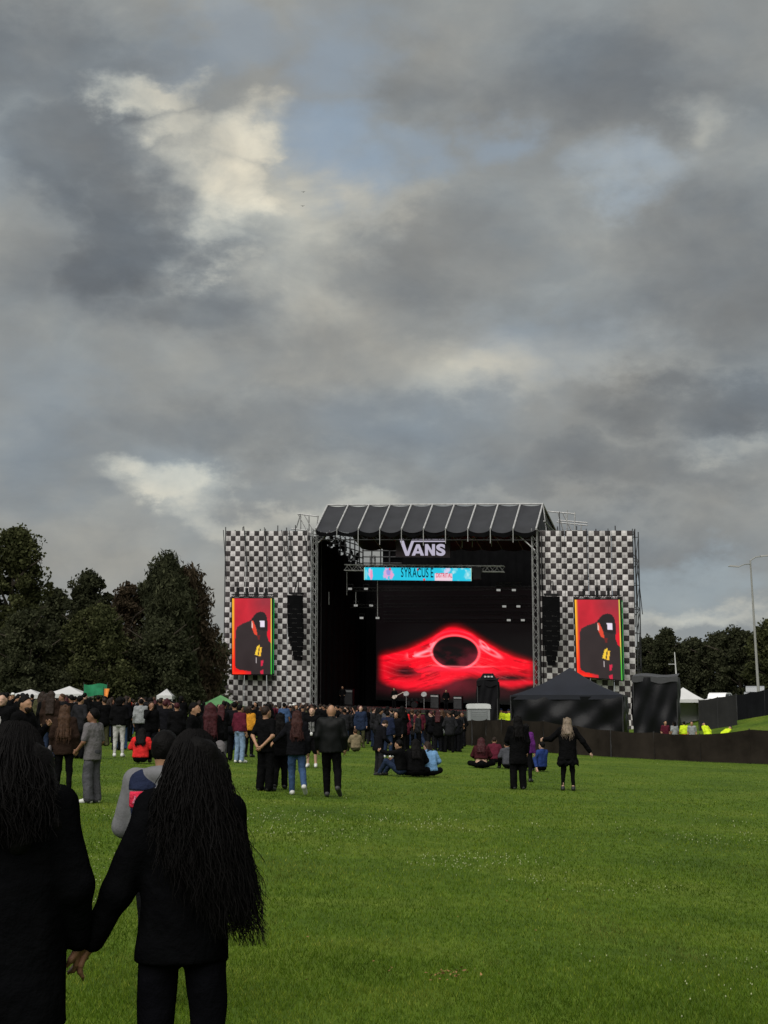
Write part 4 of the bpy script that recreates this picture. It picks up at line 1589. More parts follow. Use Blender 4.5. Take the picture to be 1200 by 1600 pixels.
def rot3(ax, an):
    c, s = math.cos(an), math.sin(an)
    if ax == 'x':
        return np.array([[1, 0, 0], [0, c, -s], [0, s, c]])
    if ax == 'y':
        return np.array([[c, 0, s], [0, 1, 0], [-s, 0, c]])
    return np.array([[c, -s, 0], [s, c, 0], [0, 0, 1]])


def hand_shapes(wr, el, inward, curl=0.5, k=1.0):
    """palm, four fingers and a thumb leaving the side of the palm"""
    wr, el, inward = np.array(wr), np.array(el), np.array(inward, float)
    d = wr - el
    d /= np.linalg.norm(d)
    inward -= d * (inward @ d)
    inward /= np.linalg.norm(inward)
    side = np.cross(d, inward)
    S = []
    for i, (o, L) in enumerate(((-.030, .066), (-.010, .076), (.010, .072), (.029, .056))):
        a0 = wr + d * .020 + side * o * 0.6
        a1 = wr + d * .085 + side * o + inward * .004
        S.append(cap(a0, a1, .013 * k, .0105 * k))
        a2 = a1 + (d * math.cos(curl * .7) + inward * math.sin(curl * .7)) * L * .5
        a3 = a2 + (d * math.cos(curl * 1.7) + inward * math.sin(curl * 1.7)) * L * .5
        S.append(cap(a1, a2, .0098 * k, .0085 * k))
        S.append(cap(a2, a3, .0085 * k, .0068 * k))
    t0 = wr + d * .022 - side * .024
    t1 = t0 + (d * .7 - side * .6 + inward * .35) * .045
    t2 = t1 + (d * .85 - side * .15 + inward * .5) * .033
    S += [cap(t0, t1, .014 * k, .011 * k), cap(t1, t2, .0105 * k, .008 * k)]
    return S


class Fig:
    """a posed figure; works out its joints, then gives the shapes of body, hair and clothes. Faces +Y at rest."""
    def __init__(self, pose=None, lean=0.0, drop=0.0, twist=0.0, head=(0.0, 0.0), side=0.0, build=1.0, shoulder=1.0):
        pose = pose or {}
        J = {k: np.array(v, float) for k, v in REST.items()}
        self.pel = np.array((0, 0, .95 - drop))
        R = rot3('z', twist) @ rot3('x', -lean) @ rot3('y', side)
        self.R = R
        for k in UPPER:
            q = J[k].copy()
            if k[:2] == 'sh':
                q[0] *= shoulder
            J[k] = R @ (q - np.array((0, 0, .95))) + self.pel
        for k in ('hipL', 'hipR'):
            J[k] = J[k] - np.array((0, 0, drop))
        for k, v in pose.items():
            J[k] = np.array(v, float)
        self.J = J
        self.b = build
        self.hR = R @ rot3('z', head[0]) @ rot3('x', -head[1])
        self.neck = self.up((0, -.012, 1.46))
        self.hd = self.neck + self.hR @ np.array((0, .022, .165))

    def up(self, p):
        return self.R @ (np.array(p, float) - np.array((0, 0, .95))) + self.pel

    def H(self, p):
        return self.hd + self.hR @ np.array(p, float)

    def head_shapes(self):
        R = self.hR
        S = [ell(self.hd, (.076, .097, .118), R), ell(self.H((0, .030, -.058)), (.056, .062, .062), R)]
        S += [cap(self.H((0, .088, .012)), self.H((0, .112, -.030)), .011, .016), cap(self.H((-.03, .082, .022)), self.H((.03, .082, .022)), .015)]
        S += [cap(self.H((-.02, .086, -.066)), self.H((.02, .086, -.066)), .012), ell(self.H((0, .075, -.098)), (.026, .022, .020), R)]
        for s in (-1, 1):
            S.append(ell(self.H((s * .079, -.004, -.008)), (.012, .022, .034), R))
        return S

    def torso(self, g=0.0, z0=.98, z1=1.36, hem=0.0, flare=0.0):
        b = self.b
        S = []
        for s in (-1, 1):
            S.append(cap(self.up((s * .085 * b, 0, z0)), self.up((s * .075 * b, .0, 1.14)), .098 * b + g + flare, .094 * b + g))
            S.append(cap(self.up((s * .075 * b, 0, 1.14)), self.up((s * .098 * b, 0, z1)), .094 * b + g, .096 * b + g))
        S.append(cap(self.J['shL'] * .92 + self.up((0, 0, 1.40)) * .08, self.J['shR'] * .92 + self.up((0, 0, 1.40)) * .08, .060 + g * .7))
        S.append(cap(self.up((0, -.01, 1.36)), self.up((0, -.01, 1.45)), .085 + g * .6, .060 + g * .5))
        return S

    def arm(self, s, g=0.0, upto=1.0):
        J = self.J
        sh, el, wr = J['sh' + s], J['el' + s], J['wr' + s]
        if upto < 0.5:
            e = sh + (el - sh) * upto * 2
            return [cap(sh, e, .056 + g, .050 + g)]
        w = el + (wr - el) * (upto - .5) * 2
        return [cap(sh, el, .054 + g, .043 + g), cap(el, w, .042 + g, .030 + g)]

    def leg(self, s, g=0.0, w=0.0, z_end=1.0):
        J = self.J
        b = self.b
        hp, kn, an = J['hip' + s], J['kn' + s], J['an' + s]
        an = kn + (an - kn) * z_end
        return [cap(hp, kn, .086 * b + g, .057 + g + w * .6), cap(kn, an, .056 + g + w * .6, .037 + g + w)]

    def foot(self, s, g=0.0):
        J = self.J
        an, to = J['an' + s], J['to' + s]
        d = to - an
        heel = an + np.array((0, 0, -.045)) - d * .22
        return [cap(an, heel, .038 + g, .036 + g), cap(heel, to, .036 + g, .033 + g), cap(an, to * .6 + an * .4, .036 + g, .032 + g)]

    def body_shapes(self, fine=True):
        S = self.head_shapes() + [cap(self.neck + self.R @ np.array((0, 0, -.05)), self.hd + self.hR @ np.array((0, -.012, -.06)), .056, .053)]
        S += self.torso()
        S.append(ell(self.pel + np.array((0, -.02, .0)), (.15 * self.b, .115 * self.b, .10)))
        for s in 'LR':
            S += self.arm(s) + self.leg(s) + self.foot(s)
            if not fine:
                J = self.J
                d = (J['wr' + s] - J['el' + s])
                d /= np.linalg.norm(d)
                S.append(cap(J['wr' + s], J['wr' + s] + d * .10, .030, .022))
        return S

    def hair_shapes(self, style, zend=1.2, vol=1.0):
        R = self.hR
        S = [ell(self.H((0, -.014, .026)), (.088 * vol, .106 * vol, .112 * vol), R)]
        if style in ('long', 'veil'):
            zb = self.hd[2] - zend
            for s in (-1, -.5, 0, .5, 1):
                a = self.H((s * .055 * vol, -.055, .02))
                m = self.H((s * .085 * vol, -.085, -.15))
                e = self.up((s * .095 * vol, -.155, zend))
                S += [cap(a, m, .058 * vol, .055 * vol), cap(m, e, .055 * vol, .030 * vol)]
            for s in (-1, 1):
                S.append(cap(self.H((s * .075 * vol, .0, .04)), self.H((s * .088 * vol, -.02, -.14)), .030 * vol, .026 * vol))
        if style == 'bob':
            for s in (-1, 0, 1):
                S.append(cap(self.H((s * .05, -.05, .02)), self.H((s * .075, -.065, -.13)), .052, .042))
        if style == 'afro':
            S.append(ell(self.H((0, -.03, .05)), (.13, .13, .13), R))
        return S

    def hair_cut(self, style):
        h, R = self.hd, self.hR
        f, u = R @ np.array((0, 1, 0)), R @ np.array((0, 0, 1))
        sd = R @ np.array((1, 0, 0))

        def cutter(X, Y, Z):
            yf = (X - h[0]) * f[0] + (Y - h[1]) * f[1] + (Z - h[2]) * f[2]
            zu = (X - h[0]) * u[0] + (Y - h[1]) * u[1] + (Z - h[2]) * u[2]
            front = .80 * (yf - .034) - .60 * (zu - .045)
            if style == 'short':
                return np.maximum(front, -(zu + .062 + .35 * np.maximum(0, yf)))
            if style == 'cap':
                return -(zu - .030)
            return np.where(zu > -.14, front, -1)
        return cutter


def merge(parts):
    V, Q, o = [], [], 0
    for v, q in parts:
        V.append(v)
        Q.append(q + o)
        o += len(v)
    return np.concatenate(V), np.concatenate(Q)


SKIN = {'tan': mat('skin_tan', (0.30, 0.165, 0.10), 0.55, 0.15, 9, spec=0.3), 'brown': mat('skin_brown', (0.20, 0.10, 0.06), 0.55, 0.15, 9, spec=0.3),
        'pale': mat('skin_pale', (0.42, 0.26, 0.19), 0.55, 0.15, 9, spec=0.3)}
HAIR = {'black': mat('hair_black', (0.0034, 0.003, 0.003), 0.6, 0.4, 30, 0.4, 70, spec=0.06), 'brown': mat('hair_brown', (0.045, 0.022, 0.011), 0.55, 0.5, 30, 0.5, 70, spec=0.15),
        'darkbrown': mat('hair_dark_brown', (0.016, 0.009, 0.006), 0.55, 0.5, 30, 0.5, 70, spec=0.15), 'auburn': mat('hair_auburn', (0.032, 0.010, 0.008), 0.55, 0.5, 30, 0.5, 70, spec=0.15),
        'red': mat('hair_wine_red', (0.035, 0.006, 0.008), 0.55, 0.5, 30, 0.5, 70, spec=0.15), 'blonde': mat('hair_ash_blonde', (0.16, 0.12, 0.085), 0.5, 0.6, 30, 0.5, 70),
        'grey': mat('hair_grey', (0.2, 0.19, 0.18), 0.6, 0.4, 30, 0.5, 70)}
CL = {}
for nm, c in dict(black=(.0036, .0036, .004), ink=(.006, .006, .0075), charcoal=(.015, .015, .017), grey=(.115, .108, .112), lightgrey=(.21, .22, .225), white=(.58, .58, .57),
                  offwhite=(.40, .39, .38), navy=(.012, .016, .035), denim=(.035, .065, .135), palejean=(.16, .23, .33), darkjean=(.016, .024, .048), blue=(.018, .035, .13),
                  red=(.50, .022, .022), maroon=(.075, .012, .022), wine=(.040, .010, .013), brown=(.020, .012, .009), olive=(.05, .05, .025), purple=(.085, .018, .12), yellow=(.45, .20, .02),
                  hivis=(.48, .62, .025), cream=(.38, .33, .26), slate=(.05, .052, .06), denimjacket=(.13, .25, .42), khaki=(.16, .13, .08), royal=(.05, .03, .35),
                  greyjean=(.06, .06, .067), pink=(.4, .12, .18), teal=(.02, .10, .10)).items():
    CL[nm] = cloth(nm, c)
SHOE_W = mat('shoe_white', (.5, .5, .48), .6, .2, 10)
SHOE_B = mat('shoe_black', (.012, .012, .012), .5, .2, 10)
EYE = mat('eye_dark', (.01, .008, .007), .3, .1, 10)


def tubes_mesh(paths, radii, n=3):
    """many thin tubes at once: paths (m, k, 3), radii (m, k)"""
    m, k, _ = paths.shape
    d = np.gradient(paths, axis=1)
    d /= np.linalg.norm(d, axis=2, keepdims=True) + 1e-9
    s = np.cross(d, np.array([0.3, 1.0, 0.1]))
    s /= np.linalg.norm(s, axis=2, keepdims=True) + 1e-9
    t = np.cross(d, s)
    an = 2 * np.pi * np.arange(n) / n
    V = paths[:, :, None, :] + radii[:, :, None, None] * (s[:, :, None, :] * np.cos(an)[None, None, :, None] + t[:, :, None, :] * np.sin(an)[None, None, :, None])
    V = V.reshape(-1, 3)
    base = (np.arange(m)[:, None, None] * k + np.arange(k - 1)[None, :, None]) * n
    i = np.arange(n)[None, None, :]
    j = (i + 1) % n
    Fc = np.stack([base + i, base + j, base + n + j, base + n + i], -1).reshape(-1, 4)
    return V, Fc


def put_person(label, loc, H, rotz, fig, top, pants, hair, skin='tan', shoes=SHOE_B, res=.016, hands=True, group=None, seed=1, extras=None, bare_head=False):
    """top = (kind, material, hem z[, arm reach]); pants = (material, extra width, leg end); hair = (style, material, end z, volume)"""
    s = H / 1.75
    parts = []
    parts.append(sdf_mesh(fig.body_shapes(not hands), res * (1.4 if top[0] == 'tee' else 2.2), .028))
    parts.append(sdf_mesh(fig.head_shapes() + [cap(fig.neck, fig.hd + fig.hR @ np.array((0, -.012, -.06)), .056, .053)], min(res, .013 if res < .022 else .018), .026))
    if hands:
        for sd in 'LR':
            inw = np.array((1.0 if sd == 'L' else -1.0, .25, 0))
            parts.append(sdf_mesh(hand_shapes(fig.J['wr' + sd], fig.J['el' + sd], inw, .55, 1.1), .009, .010))
    V, Q = merge(parts)
    o = link('person', raw_mesh('person', V * s, Q, True), SKIN[skin], None, loc, rotz)
    tag(o, label, 'person', group)

    def child(name, shapes, m, k=.03, noise=.0, nf=18, cut=None, r=None, sm=True):
        v, q = sdf_mesh(shapes, r or res, k, noise, nf, cut, seed)
        return link(name, raw_mesh(name, v * s, q, sm), m, o)
    kind, tm, hem = top[:3]
    reach = top[3] if len(top) > 3 else (.97 if kind != 'tee' else .36)
    g = {'tee': .016, 'jacket': .026, 'hoodie': .032, 'coat': .030, 'tank': .010}[kind]
    S = fig.torso(g, z0=hem + .02, flare=.006 if kind != 'tank' else 0)
    S.append(cap(fig.up((0, -.015, hem + .02)), fig.up((0, -.01, 1.30)), .112 * fig.b + g, .098 * fig.b + g))
    if hem < .8:
        S.append(cap(fig.up((-.06 * fig.b, 0, hem + .10)), fig.up((.06 * fig.b, 0, hem + .10)), .112 * fig.b + g))
    for sd in 'LR':
        S += fig.arm(sd, g * (.75 if kind != 'hoodie' else .85), reach)
    if kind == 'hoodie':
        S += [ell(fig.up((0, -.075, 1.475)), (.105, .062, .060)), cap(fig.up((-.07, -.02, 1.47)), fig.up((.07, -.02, 1.47)), .05)]
    if kind in ('jacket', 'coat'):
        S.append(cap(fig.up((0, -.015, 1.45)), fig.up((0, -.010, 1.50)), .070, .066))
    hb = fig.up((0, 0, hem))[2]
    cut = (lambda X, Y, Z: (hb - Z) + 0 * X + 0 * Y) if fig.R[2, 2] > .8 and hem > .45 else None
    tn = {'tee': 'shirt', 'tank': 'shirt', 'jacket': 'jacket', 'hoodie': 'hoodie', 'coat': 'coat'}[kind]
    child(tn, S, tm, .035, .006, 13, cut, res * 1.15)
    pm, pw, pe = pants
    S = [ell(fig.pel + np.array((0, -.015, .01)), (.165 * fig.b, .128 * fig.b, .115)), ]
    for sd in 'LR':
        S += fig.leg(sd, .014, pw, pe)
    child('trousers' if pe > .6 else 'shorts', S, pm, .03, .007, 16, None, res * 1.45)
    for sd in 'LR':
        child('shoe', fig.foot(sd, .010), shoes, .02, r=max(.014, min(res, .02)))
    if hair is not None:
        st, hm = hair[:2]
        child('hair' if st != 'cap' else 'cap', fig.hair_shapes(st, *(hair[2:] if len(hair) > 2 else ())), hm, .045, .006 if st != 'cap' else 0, 44, fig.hair_cut(st))
        if st == 'long' and res < .022:
            zend = hair[2] if len(hair) > 2 else 1.2
            rg = np.random.default_rng(seed + int(abs(loc[0]) * 100))
            n, K = 110, 12
            az = rg.uniform(-1.9, 1.9, n)
            a0 = np.stack([fig.H((math.sin(t) * .085, -math.cos(t) * .10, h)) for t, h in zip(az, rg.uniform(-.02, .10, n))])
            a1 = np.stack([fig.H((math.sin(t) * .105, -math.cos(t) * .12 - .01, -.13)) for t in az])
            a2 = np.stack([fig.up((math.sin(t) * .12 + rg.normal() * .02, -.17 + .03 * rg.normal(), zend + rg.normal() * .05 - .03)) for t in az])
            tt = np.linspace(0, 1, K)[None, :, None]
            Pt = (1 - tt) ** 2 * a0[:, None] + 2 * (1 - tt) * tt * a1[:, None] + tt ** 2 * a2[:, None]
            ph = rg.random((n, 1)) * 6.28
            Pt[:, :, 0] += .010 * np.sin(np.linspace(0, 9, K)[None] + ph) * np.linspace(0, 1, K)[None]
            R = np.broadcast_to(.010 * (1.1 - .8 * np.linspace(0, 1, K)[None] ** 2), (n, K)) * rg.uniform(.6, 1.3, (n, 1))
            v, q = tubes_mesh(Pt, R)
            link('hair_locks', raw_mesh('hair_locks', v * s, q, True), hm, o)
    for e in (extras or []):
        child(*e)
    return o


def put(label, px, yf, yt, face, fig, top, pants, hair, D=None, **kw):
    """feet at photo row yf (or at distance D), head top at row yt"""
    if D is None:
        g = G(px, yf)
    else:
        x = (px - CX) / FPX * D
        g = Vector((x, D, gzf(x, D)))
    H = P(px, yt, g.y).z - g.z
    seated = kw.pop('seated', None)
    if seated:
        H = seated
    return put_person(label, g, H, math.radians(face), fig, top, pants, hair, **kw)


def face_bits():
    S = [('eye', [ell((q * .031, .093, 1.640), (.014, .008, .007))], EYE, .005, 0, 18, None, .006) for q in (-1, 1)]
    return S + [('eyebrow', [cap((q * .018, .100, 1.662), (q * .046, .092, 1.664), .006)], HAIR['black'], .005, 0, 18, None, .006) for q in (-1, 1)]


# mid-field people, left to right ------------------------------------------------------------
walk = dict(knL=(-.10, .13, .52), anL=(-.09, .14, .09), toL=(-.11, .30, .04), knR=(.12, .04, .51), anR=(.16, -.26, .20), toR=(.19, -.14, .06))
walk2 = dict(knR=(.09, .12, .52), anR=(.09, .13, .10), toR=(.10, .29, .04), knL=(-.09, .04, .50), anL=(-.09, -.16, .13), toL=(-.10, -.02, .05))

put('man with short dark hair and white print shirt at the far left edge', 9, None, 1083, 172, Fig(head=(.1, 0)), ('jacket', CL['black'], .80), (CL['ink'], .01, 1), ('short', HAIR['black']),
    D=27, skin='pale', extras=face_bits() + [('shirt_print', [ell((0, .125, 1.24), (.035, .02, .09))], CL['offwhite'])])
put('bearded man in black raising one hand near the left edge', 42, None, 1087, -112, Fig(pose=dict(elL=(-.27, .10, 1.14), wrL=(-.20, .30, 1.30)), head=(-.05, 0.1)), ('jacket', CL['black'], .80), (CL['ink'], .01, 1),
    ('short', HAIR['black']), D=21.5, skin='tan', res=.013, extras=face_bits() + [('beard', [ell((0, .085, 1.535), (.058, .040, .050)), ell((0, .065, 1.56), (.066, .055, .03))], HAIR['darkbrown'])])
put('woman with long brown hair in a dark brown jacket and black leggings', 98, 1243, 1100, 4, Fig(shoulder=.9, build=.95), ('jacket', CL['brown'], .78), (CL['black'], -.006, 1), ('long', HAIR['brown'], 1.12, .84),
    extras=[('shoulder_bag', [ell((-.27, -.02, .80), (.05, .12, .16)), cap((-.26, 0, .92), (-.12, 0, 1.42), .014)], CL['grey'])])
put('man in grey t-shirt and baggy grey jeans standing in profile', 143, 1255, 1108, 62, Fig(pose=dict(elL=(-.25, .02, 1.14), wrL=(-.22, .20, .98), elR=(.24, -.02, 1.13), wrR=(.20, .18, .96)), head=(.45, 0)),
    ('tee', CL['grey'], .80, .42), (CL['greyjean'], .045, 1), ('short', HAIR['black'], 1.2, 1.08), skin='brown', shoes=SHOE_W)
put('woman in tight white trousers and black top seen from behind', 185, 1183, 1089, 0, Fig(shoulder=.95, pose=dict(wrL=(-.12, .20, 1.10), wrR=(.12, .20, 1.10))), ('jacket', CL['black'], .92), (CL['offwhite'], -.008, 1),
    ('bob', HAIR['black']), shoes=SHOE_W, res=.02)
put('person in pale grey jacket standing among the left crowd', 219, 1170, 1092, 5, Fig(), ('jacket', CL['lightgrey'], .88), (CL['ink'], .01, 1), ('short', HAIR['black']), res=.022)
SEAT = dict(knL=(-.20, .34, .40), anL=(-.16, .56, .09), toL=(-.16, .70, .04), knR=(.20, .34, .40), anR=(.16, .56, .09), toR=(.16, .70, .04), elL=(-.28, .10, .42), elR=(.28, .10, .42),
            wrL=(-.18, .32, .44), wrR=(.18, .32, .44))
CROSS = dict(knL=(-.36, .26, .16), anL=(.06, .34, .09), toL=(.20, .40, .06), knR=(.36, .26, .16), anR=(-.06, .40, .09), toR=(-.20, .46, .06), elL=(-.28, .10, .40), elR=(.28, .10, .40),
             wrL=(-.18, .30, .26), wrR=(.18, .30, .26))
put('person sitting on the grass in a bright red hoodie', 219, 1193, 1150, 0, Fig(pose=SEAT, drop=.80, lean=.22), ('hoodie', CL['red'], .96), (CL['black'], .01, 1), ('long', HAIR['black'], 1.30, .95), seated=1.72, res=.018)
put('bearded man in black facing right behind the curly-haired woman', 306, None, 1098, -100, Fig(), ('jacket', CL['black'], .80), (CL['ink'], .02, 1), ('short', HAIR['black']), D=27, skin='tan',
    extras=face_bits() + [('beard', [ell((0, .080, 1.535), (.058, .040, .046))], HAIR['black'])])
put('person with long wine red hair seen from behind in dark clothes', 331, None, 1099, 10, Fig(shoulder=.9), ('coat', CL['black'], .62), (CL['black'], .01, 1), ('long', HAIR['red'], 1.10, 1.08), D=29.5,
    extras=[('backpack', [ell((.20, -.16, .82), (.13, .09, .17)), ell((.20, -.20, .76), (.10, .07, .09))], CL['grey'])])
put('person in maroon top and pale blue jeans standing left of the chequered tower foot', 374, 1192, 1101, -40, Fig(), ('jacket', CL['maroon'], .94), (CL['palejean'], .02, 1), ('short', HAIR['black']), shoes=SHOE_W, res=.02)
put('person in mustard yellow jacket in the crowd under the left tower', 391, None, 1103, -20, Fig(shoulder=.95), ('jacket', CL['yellow'], .90), (CL['black'], .01, 1), ('bob', HAIR['darkbrown']), D=47, res=.024)
put('man in black t-shirt with his hands behind his back', 414, 1236, 1104, -32, Fig(pose=dict(elL=(-.26, -.10, 1.14), wrL=(-.08, -.20, .94), elR=(.26, -.10, 1.14), wrR=(.06, -.21, .92)), head=(-.3, 0)),
    ('tee', CL['black'], .80, .40), (CL['black'], .04, 1), ('short', HAIR['darkbrown']), skin='tan')
put('person with black hair in black jacket walking beside the woman in jeans', 437, 1234, 1113, -4, Fig(pose=walk2, shoulder=.92), ('jacket', CL['black'], .76), (CL['black'], .02, 1), ('long', HAIR['black'], 1.22, .9))
put('woman with auburn hair in dark jacket and blue jeans walking away', 463, 1243, 1109, 3, Fig(pose=dict(walk, elL=(-.30, .04, 1.24), wrL=(-.46, .10, 1.10)), shoulder=.92, build=1.02), ('jacket', CL['ink'], .82), (CL['denim'], .008, 1),
    ('long', HAIR['auburn'], 1.20, .84), shoes=SHOE_W)
put('person in black and white striped shirt and shorts', 487, 1199, 1104, 175, Fig(), ('tee', CL['black'], .82, .4), (CL['black'], .03, .12), ('short', HAIR['brown']), skin='pale', shoes=SHOE_W, res=.018,
    extras=[('shirt_stripe', [cap((x, .128, 1.02), (x, .135, 1.30), .012)], CL['white'], .01) for x in (-.07, -.025, .02, .065)] + [('shirt_front', [ell((0, .13, .96), (.05, .025, .06))], CL['white'])])
put('bald man in black leather jacket and black trousers walking towards the stage', 517, 1246, 1101, -4, Fig(pose=dict(walk, elL=(-.27, -.04, 1.15), wrL=(-.27, .06, .92), elR=(.27, -.04, 1.15), wrR=(.27, .06, .92)), build=1.1, shoulder=1.12),
    ('jacket', mat('black_leather', (.0042, .0048, .0048), .5, .3, 6, .12, 14, spec=.09), .84), (CL['black'], .012, 1), None, skin='tan', shoes=mat('shoe_black_white', (.03, .03, .03), .5, .6, 12))
put('man in dark clothes bending his head towards the seated group', 592, 1209, 1122, -62, Fig(pose=dict(elR=(.26, .06, 1.12), wrR=(.22, .26, .98)), lean=.20, head=(0, .55)), ('jacket', CL['ink'], .72), (CL['charcoal'], .03, 1), ('short', HAIR['darkbrown']),
    skin='pale')
put('person sitting in dark top with jeans and one arm reaching out', 627, 1213, 1160, 62, Fig(pose=dict(SEAT, elL=(-.22, .28, .60), wrL=(-.16, .52, .66)), drop=.80, lean=.10), ('jacket', CL['black'], .96), (CL['darkjean'], .01, 1),
    ('short', HAIR['black']), skin='tan', seated=1.70, res=.016)
put('person sitting in black with back turned, left of the denim jacket', 650, 1214, 1160, 6, Fig(pose=CROSS, drop=.80, lean=.15, build=1.1), ('jacket', CL['black'], .96), (CL['black'], .01, 1), ('long', HAIR['black'], 1.25, .95), seated=1.78, res=.016)
put('person sitting on the grass in a light blue denim jacket', 672, 1214, 1163, 16, Fig(pose=CROSS, drop=.80, lean=.26, head=(.5, .1)), ('jacket', CL['denimjacket'], .96), (CL['ink'], .01, 1), ('bob', HAIR['darkbrown']), skin='pale', seated=1.70, res=.015)
put('person sitting on the grass in a short dark red top with bare lower back', 752, 1201, 1158, -6, Fig(pose=CROSS, drop=.80, lean=.12), ('jacket', CL['wine'], 1.10), (CL['black'], .01, 1), ('long', HAIR['red'], 1.30, 1.0), skin='pale', seated=1.74, res=.016)
put('person sitting in dark red beside a patterned bag', 772, 1193, 1156, -12, Fig(pose=SEAT, drop=.80, lean=.2), ('jacket', CL['maroon'], .96), (CL['black'], .01, 1), ('short', HAIR['darkbrown']), seated=1.66, res=.018)
put('person sitting in slate grey left of the tall man in black', 795, 1202, 1163, 12, Fig(pose=SEAT, drop=.80, lean=.3), ('hoodie', CL['slate'], .96), (CL['black'], .01, 1), ('short', HAIR['black']), seated=1.62, res=.018)
put('tall person in black coat and flared trousers left of the ash blonde woman', 810, 1234, 1118, 8, Fig(pose=dict(elL=(-.25, .06, 1.16), wrL=(-.10, .22, 1.06))), ('coat', CL['black'], .60), (CL['black'], .035, 1), ('long', HAIR['black'], 1.25, .9))
put('person in purple jacket half hidden behind the tall man in black', 823, 1222, 1131, -18, Fig(shoulder=.85, pose=dict(elR=(.22, .0, 1.13), wrR=(.24, .06, .88))), ('jacket', CL['purple'], .86), (CL['ink'], .0, 1), ('bob', HAIR['black']), skin='pale')
put('person sitting on the grass in a blue jacket leaning back', 846, 1206, 1164, 40, Fig(pose=dict(SEAT, elL=(-.28, .02, .42), wrL=(-.32, -.10, .12)), drop=.80, lean=-.06), ('jacket', CL['blue'], .96), (CL['black'], .01, 1), ('short', HAIR['black']),
    skin='pale', seated=1.66, res=.016)
put('ash blonde woman in black dress coat with both arms held out', 888, 1236, 1120, -5, Fig(pose=dict(elL=(-.40, .06, 1.22), wrL=(-.56, .22, 1.20), elR=(.36, -.04, 1.17), wrR=(.53, .0, .92), anL=(-.13, -.02, .085), anR=(.12, -.02, .085)), shoulder=.92),
    ('coat', CL['black'], .74), (CL['black'], -.012, 1), ('long', HAIR['blonde'], 1.36, .82), skin='pale',
    extras=[('skirt', [cap((-.06, 0, .92), (-.10, 0, .66), .13, .16), cap((.06, 0, .92), (.10, 0, .66), .13, .16)], CL['black'], .05, .02, 30, lambda X, Y, Z: .60 + .03 * np.sin(X * 40) - Z + 0 * Y)])
put('person in white shoes and jeans standing behind the seated group', 606, 1184, 1111, -20, Fig(), ('jacket', CL['navy'], .84), (CL['darkjean'], .015, 1), ('short', HAIR['black']), shoes=SHOE_W, res=.02)
put('person in dark clothes and white sneakers facing the seated group', 619, 1184, 1112, 170, Fig(shoulder=.95), ('jacket', CL['ink'], .80), (CL['ink'], .01, 1), ('long', HAIR['black'], 1.3, .9), shoes=SHOE_W, res=.02)
put('person in olive khaki sitting at the foot of the crowd left of centre', 556, 1175, 1152, 20, Fig(pose=SEAT, drop=.80, lean=.1), ('hoodie', CL['khaki'], .96), (CL['olive'], .02, 1), ('short', HAIR['brown']), seated=1.6, res=.024)
HV = [('reflective_band', [cap((-.19, -.10, 1.16), (.19, -.10, 1.16), .016), cap((-.19, .10, 1.16), (.19, .10, 1.16), .016)], CL['white'])]
for (px, D, yt, fc, lb) in ((781, 92, 1107, 20, 'steward in yellow high visibility jacket behind the fence, left of a pair'), (793, 92, 1108, -25, 'steward in yellow high visibility jacket behind the fence, right of a pair')):
    put(lb, px, None, yt, fc, Fig(), ('jacket', CL['hivis'], .80), (CL['navy'], .02, 1), ('cap', CL['navy']), D=D, res=.026, hands=False, extras=HV)
put('steward in yellow jacket bending over behind the right fence', 1101, None, 1141, 30, Fig(lean=.55), ('jacket', CL['hivis'], .80), (CL['navy'], .02, 1), ('cap', CL['navy']), D=80, res=.026, hands=False, seated=1.64)
put('steward in yellow jacket stooping low at the right end of the fence people', 1124, None, 1142, -60, Fig(lean=.95), ('jacket', CL['hivis'], .80), (CL['navy'], .02, 1), ('cap', CL['navy']), D=79, res=.026, hands=False, seated=1.62)
put('person in yellow and red jacket behind the fence by the white tent', 1064, None, 1127, 0, Fig(), ('jacket', CL['hivis'], .98), (CL['red'], .02, 1), ('short', HAIR['black']), D=80, res=.026, hands=False)
put('person in white shirt behind the fence by the white tent', 1076, None, 1127, 160, Fig(), ('tee', CL['lightgrey'], .82, .4), (CL['ink'], .02, 1), ('short', HAIR['black']), D=79, res=.026, hands=False)
put('person in red shirt behind the fence in front of the black box', 1035, None, 1126, 190, Fig(), ('tee', CL['maroon'], .82, .4), (CL['ink'], .02, 1), ('short', HAIR['black']), D=78, res=.026, hands=False)
put('person in pale top behind the fence left of the white tent', 1049, None, 1127, 20, Fig(), ('tee', CL['lightgrey'], .82, .4), (CL['ink'], .02, 1), ('bob', HAIR['black']), D=79.5, res=.026, hands=False)

# ------------------------------------------------------------------ the crowd: small figures, one mesh each with its own colours
def crowd_mesh(fig, top, hem, reach, pw, hair, pe=1.0):
    P_ = [(sdf_mesh(fig.body_shapes(False), .03, .03), 0)]
    g = .024
    S = fig.torso(g, z0=hem + .07, flare=.02)
    S.append(cap(fig.up((0, -.02, hem + .07)), fig.up((0, -.01, 1.30)), .128 + g, .10 + g))
    for sd in 'LR':
        S += fig.arm(sd, .018, reach)
    P_.append((sdf_mesh(S, .028, .035, .008, 20), 1))
    S = [ell(fig.pel + np.array((0, -.015, .01)), (.165, .128, .115))]
    for sd in 'LR':
        S += fig.leg(sd, .016, pw, pe) + (fig.foot(sd, .012) if pe > .6 else [])
    P_.append((sdf_mesh(S, .028, .03), 2))
    P_.append((sdf_mesh(fig.hair_shapes(*hair), .024, .03, .008, 38, fig.hair_cut(hair[0])), 3))
    V, Q = merge([p[0] for p in P_])
    me = raw_mesh('person', V, Q, True)
    mi = np.concatenate([np.full(len(p[0][1]), p[1]) for p in P_]).astype(np.int32)
    for m in (SKIN['tan'], CL['black'], CL['ink'], HAIR['black']):
        me.materials.append(m)
    me.polygons.foreach_set('material_index', mi)
    return me


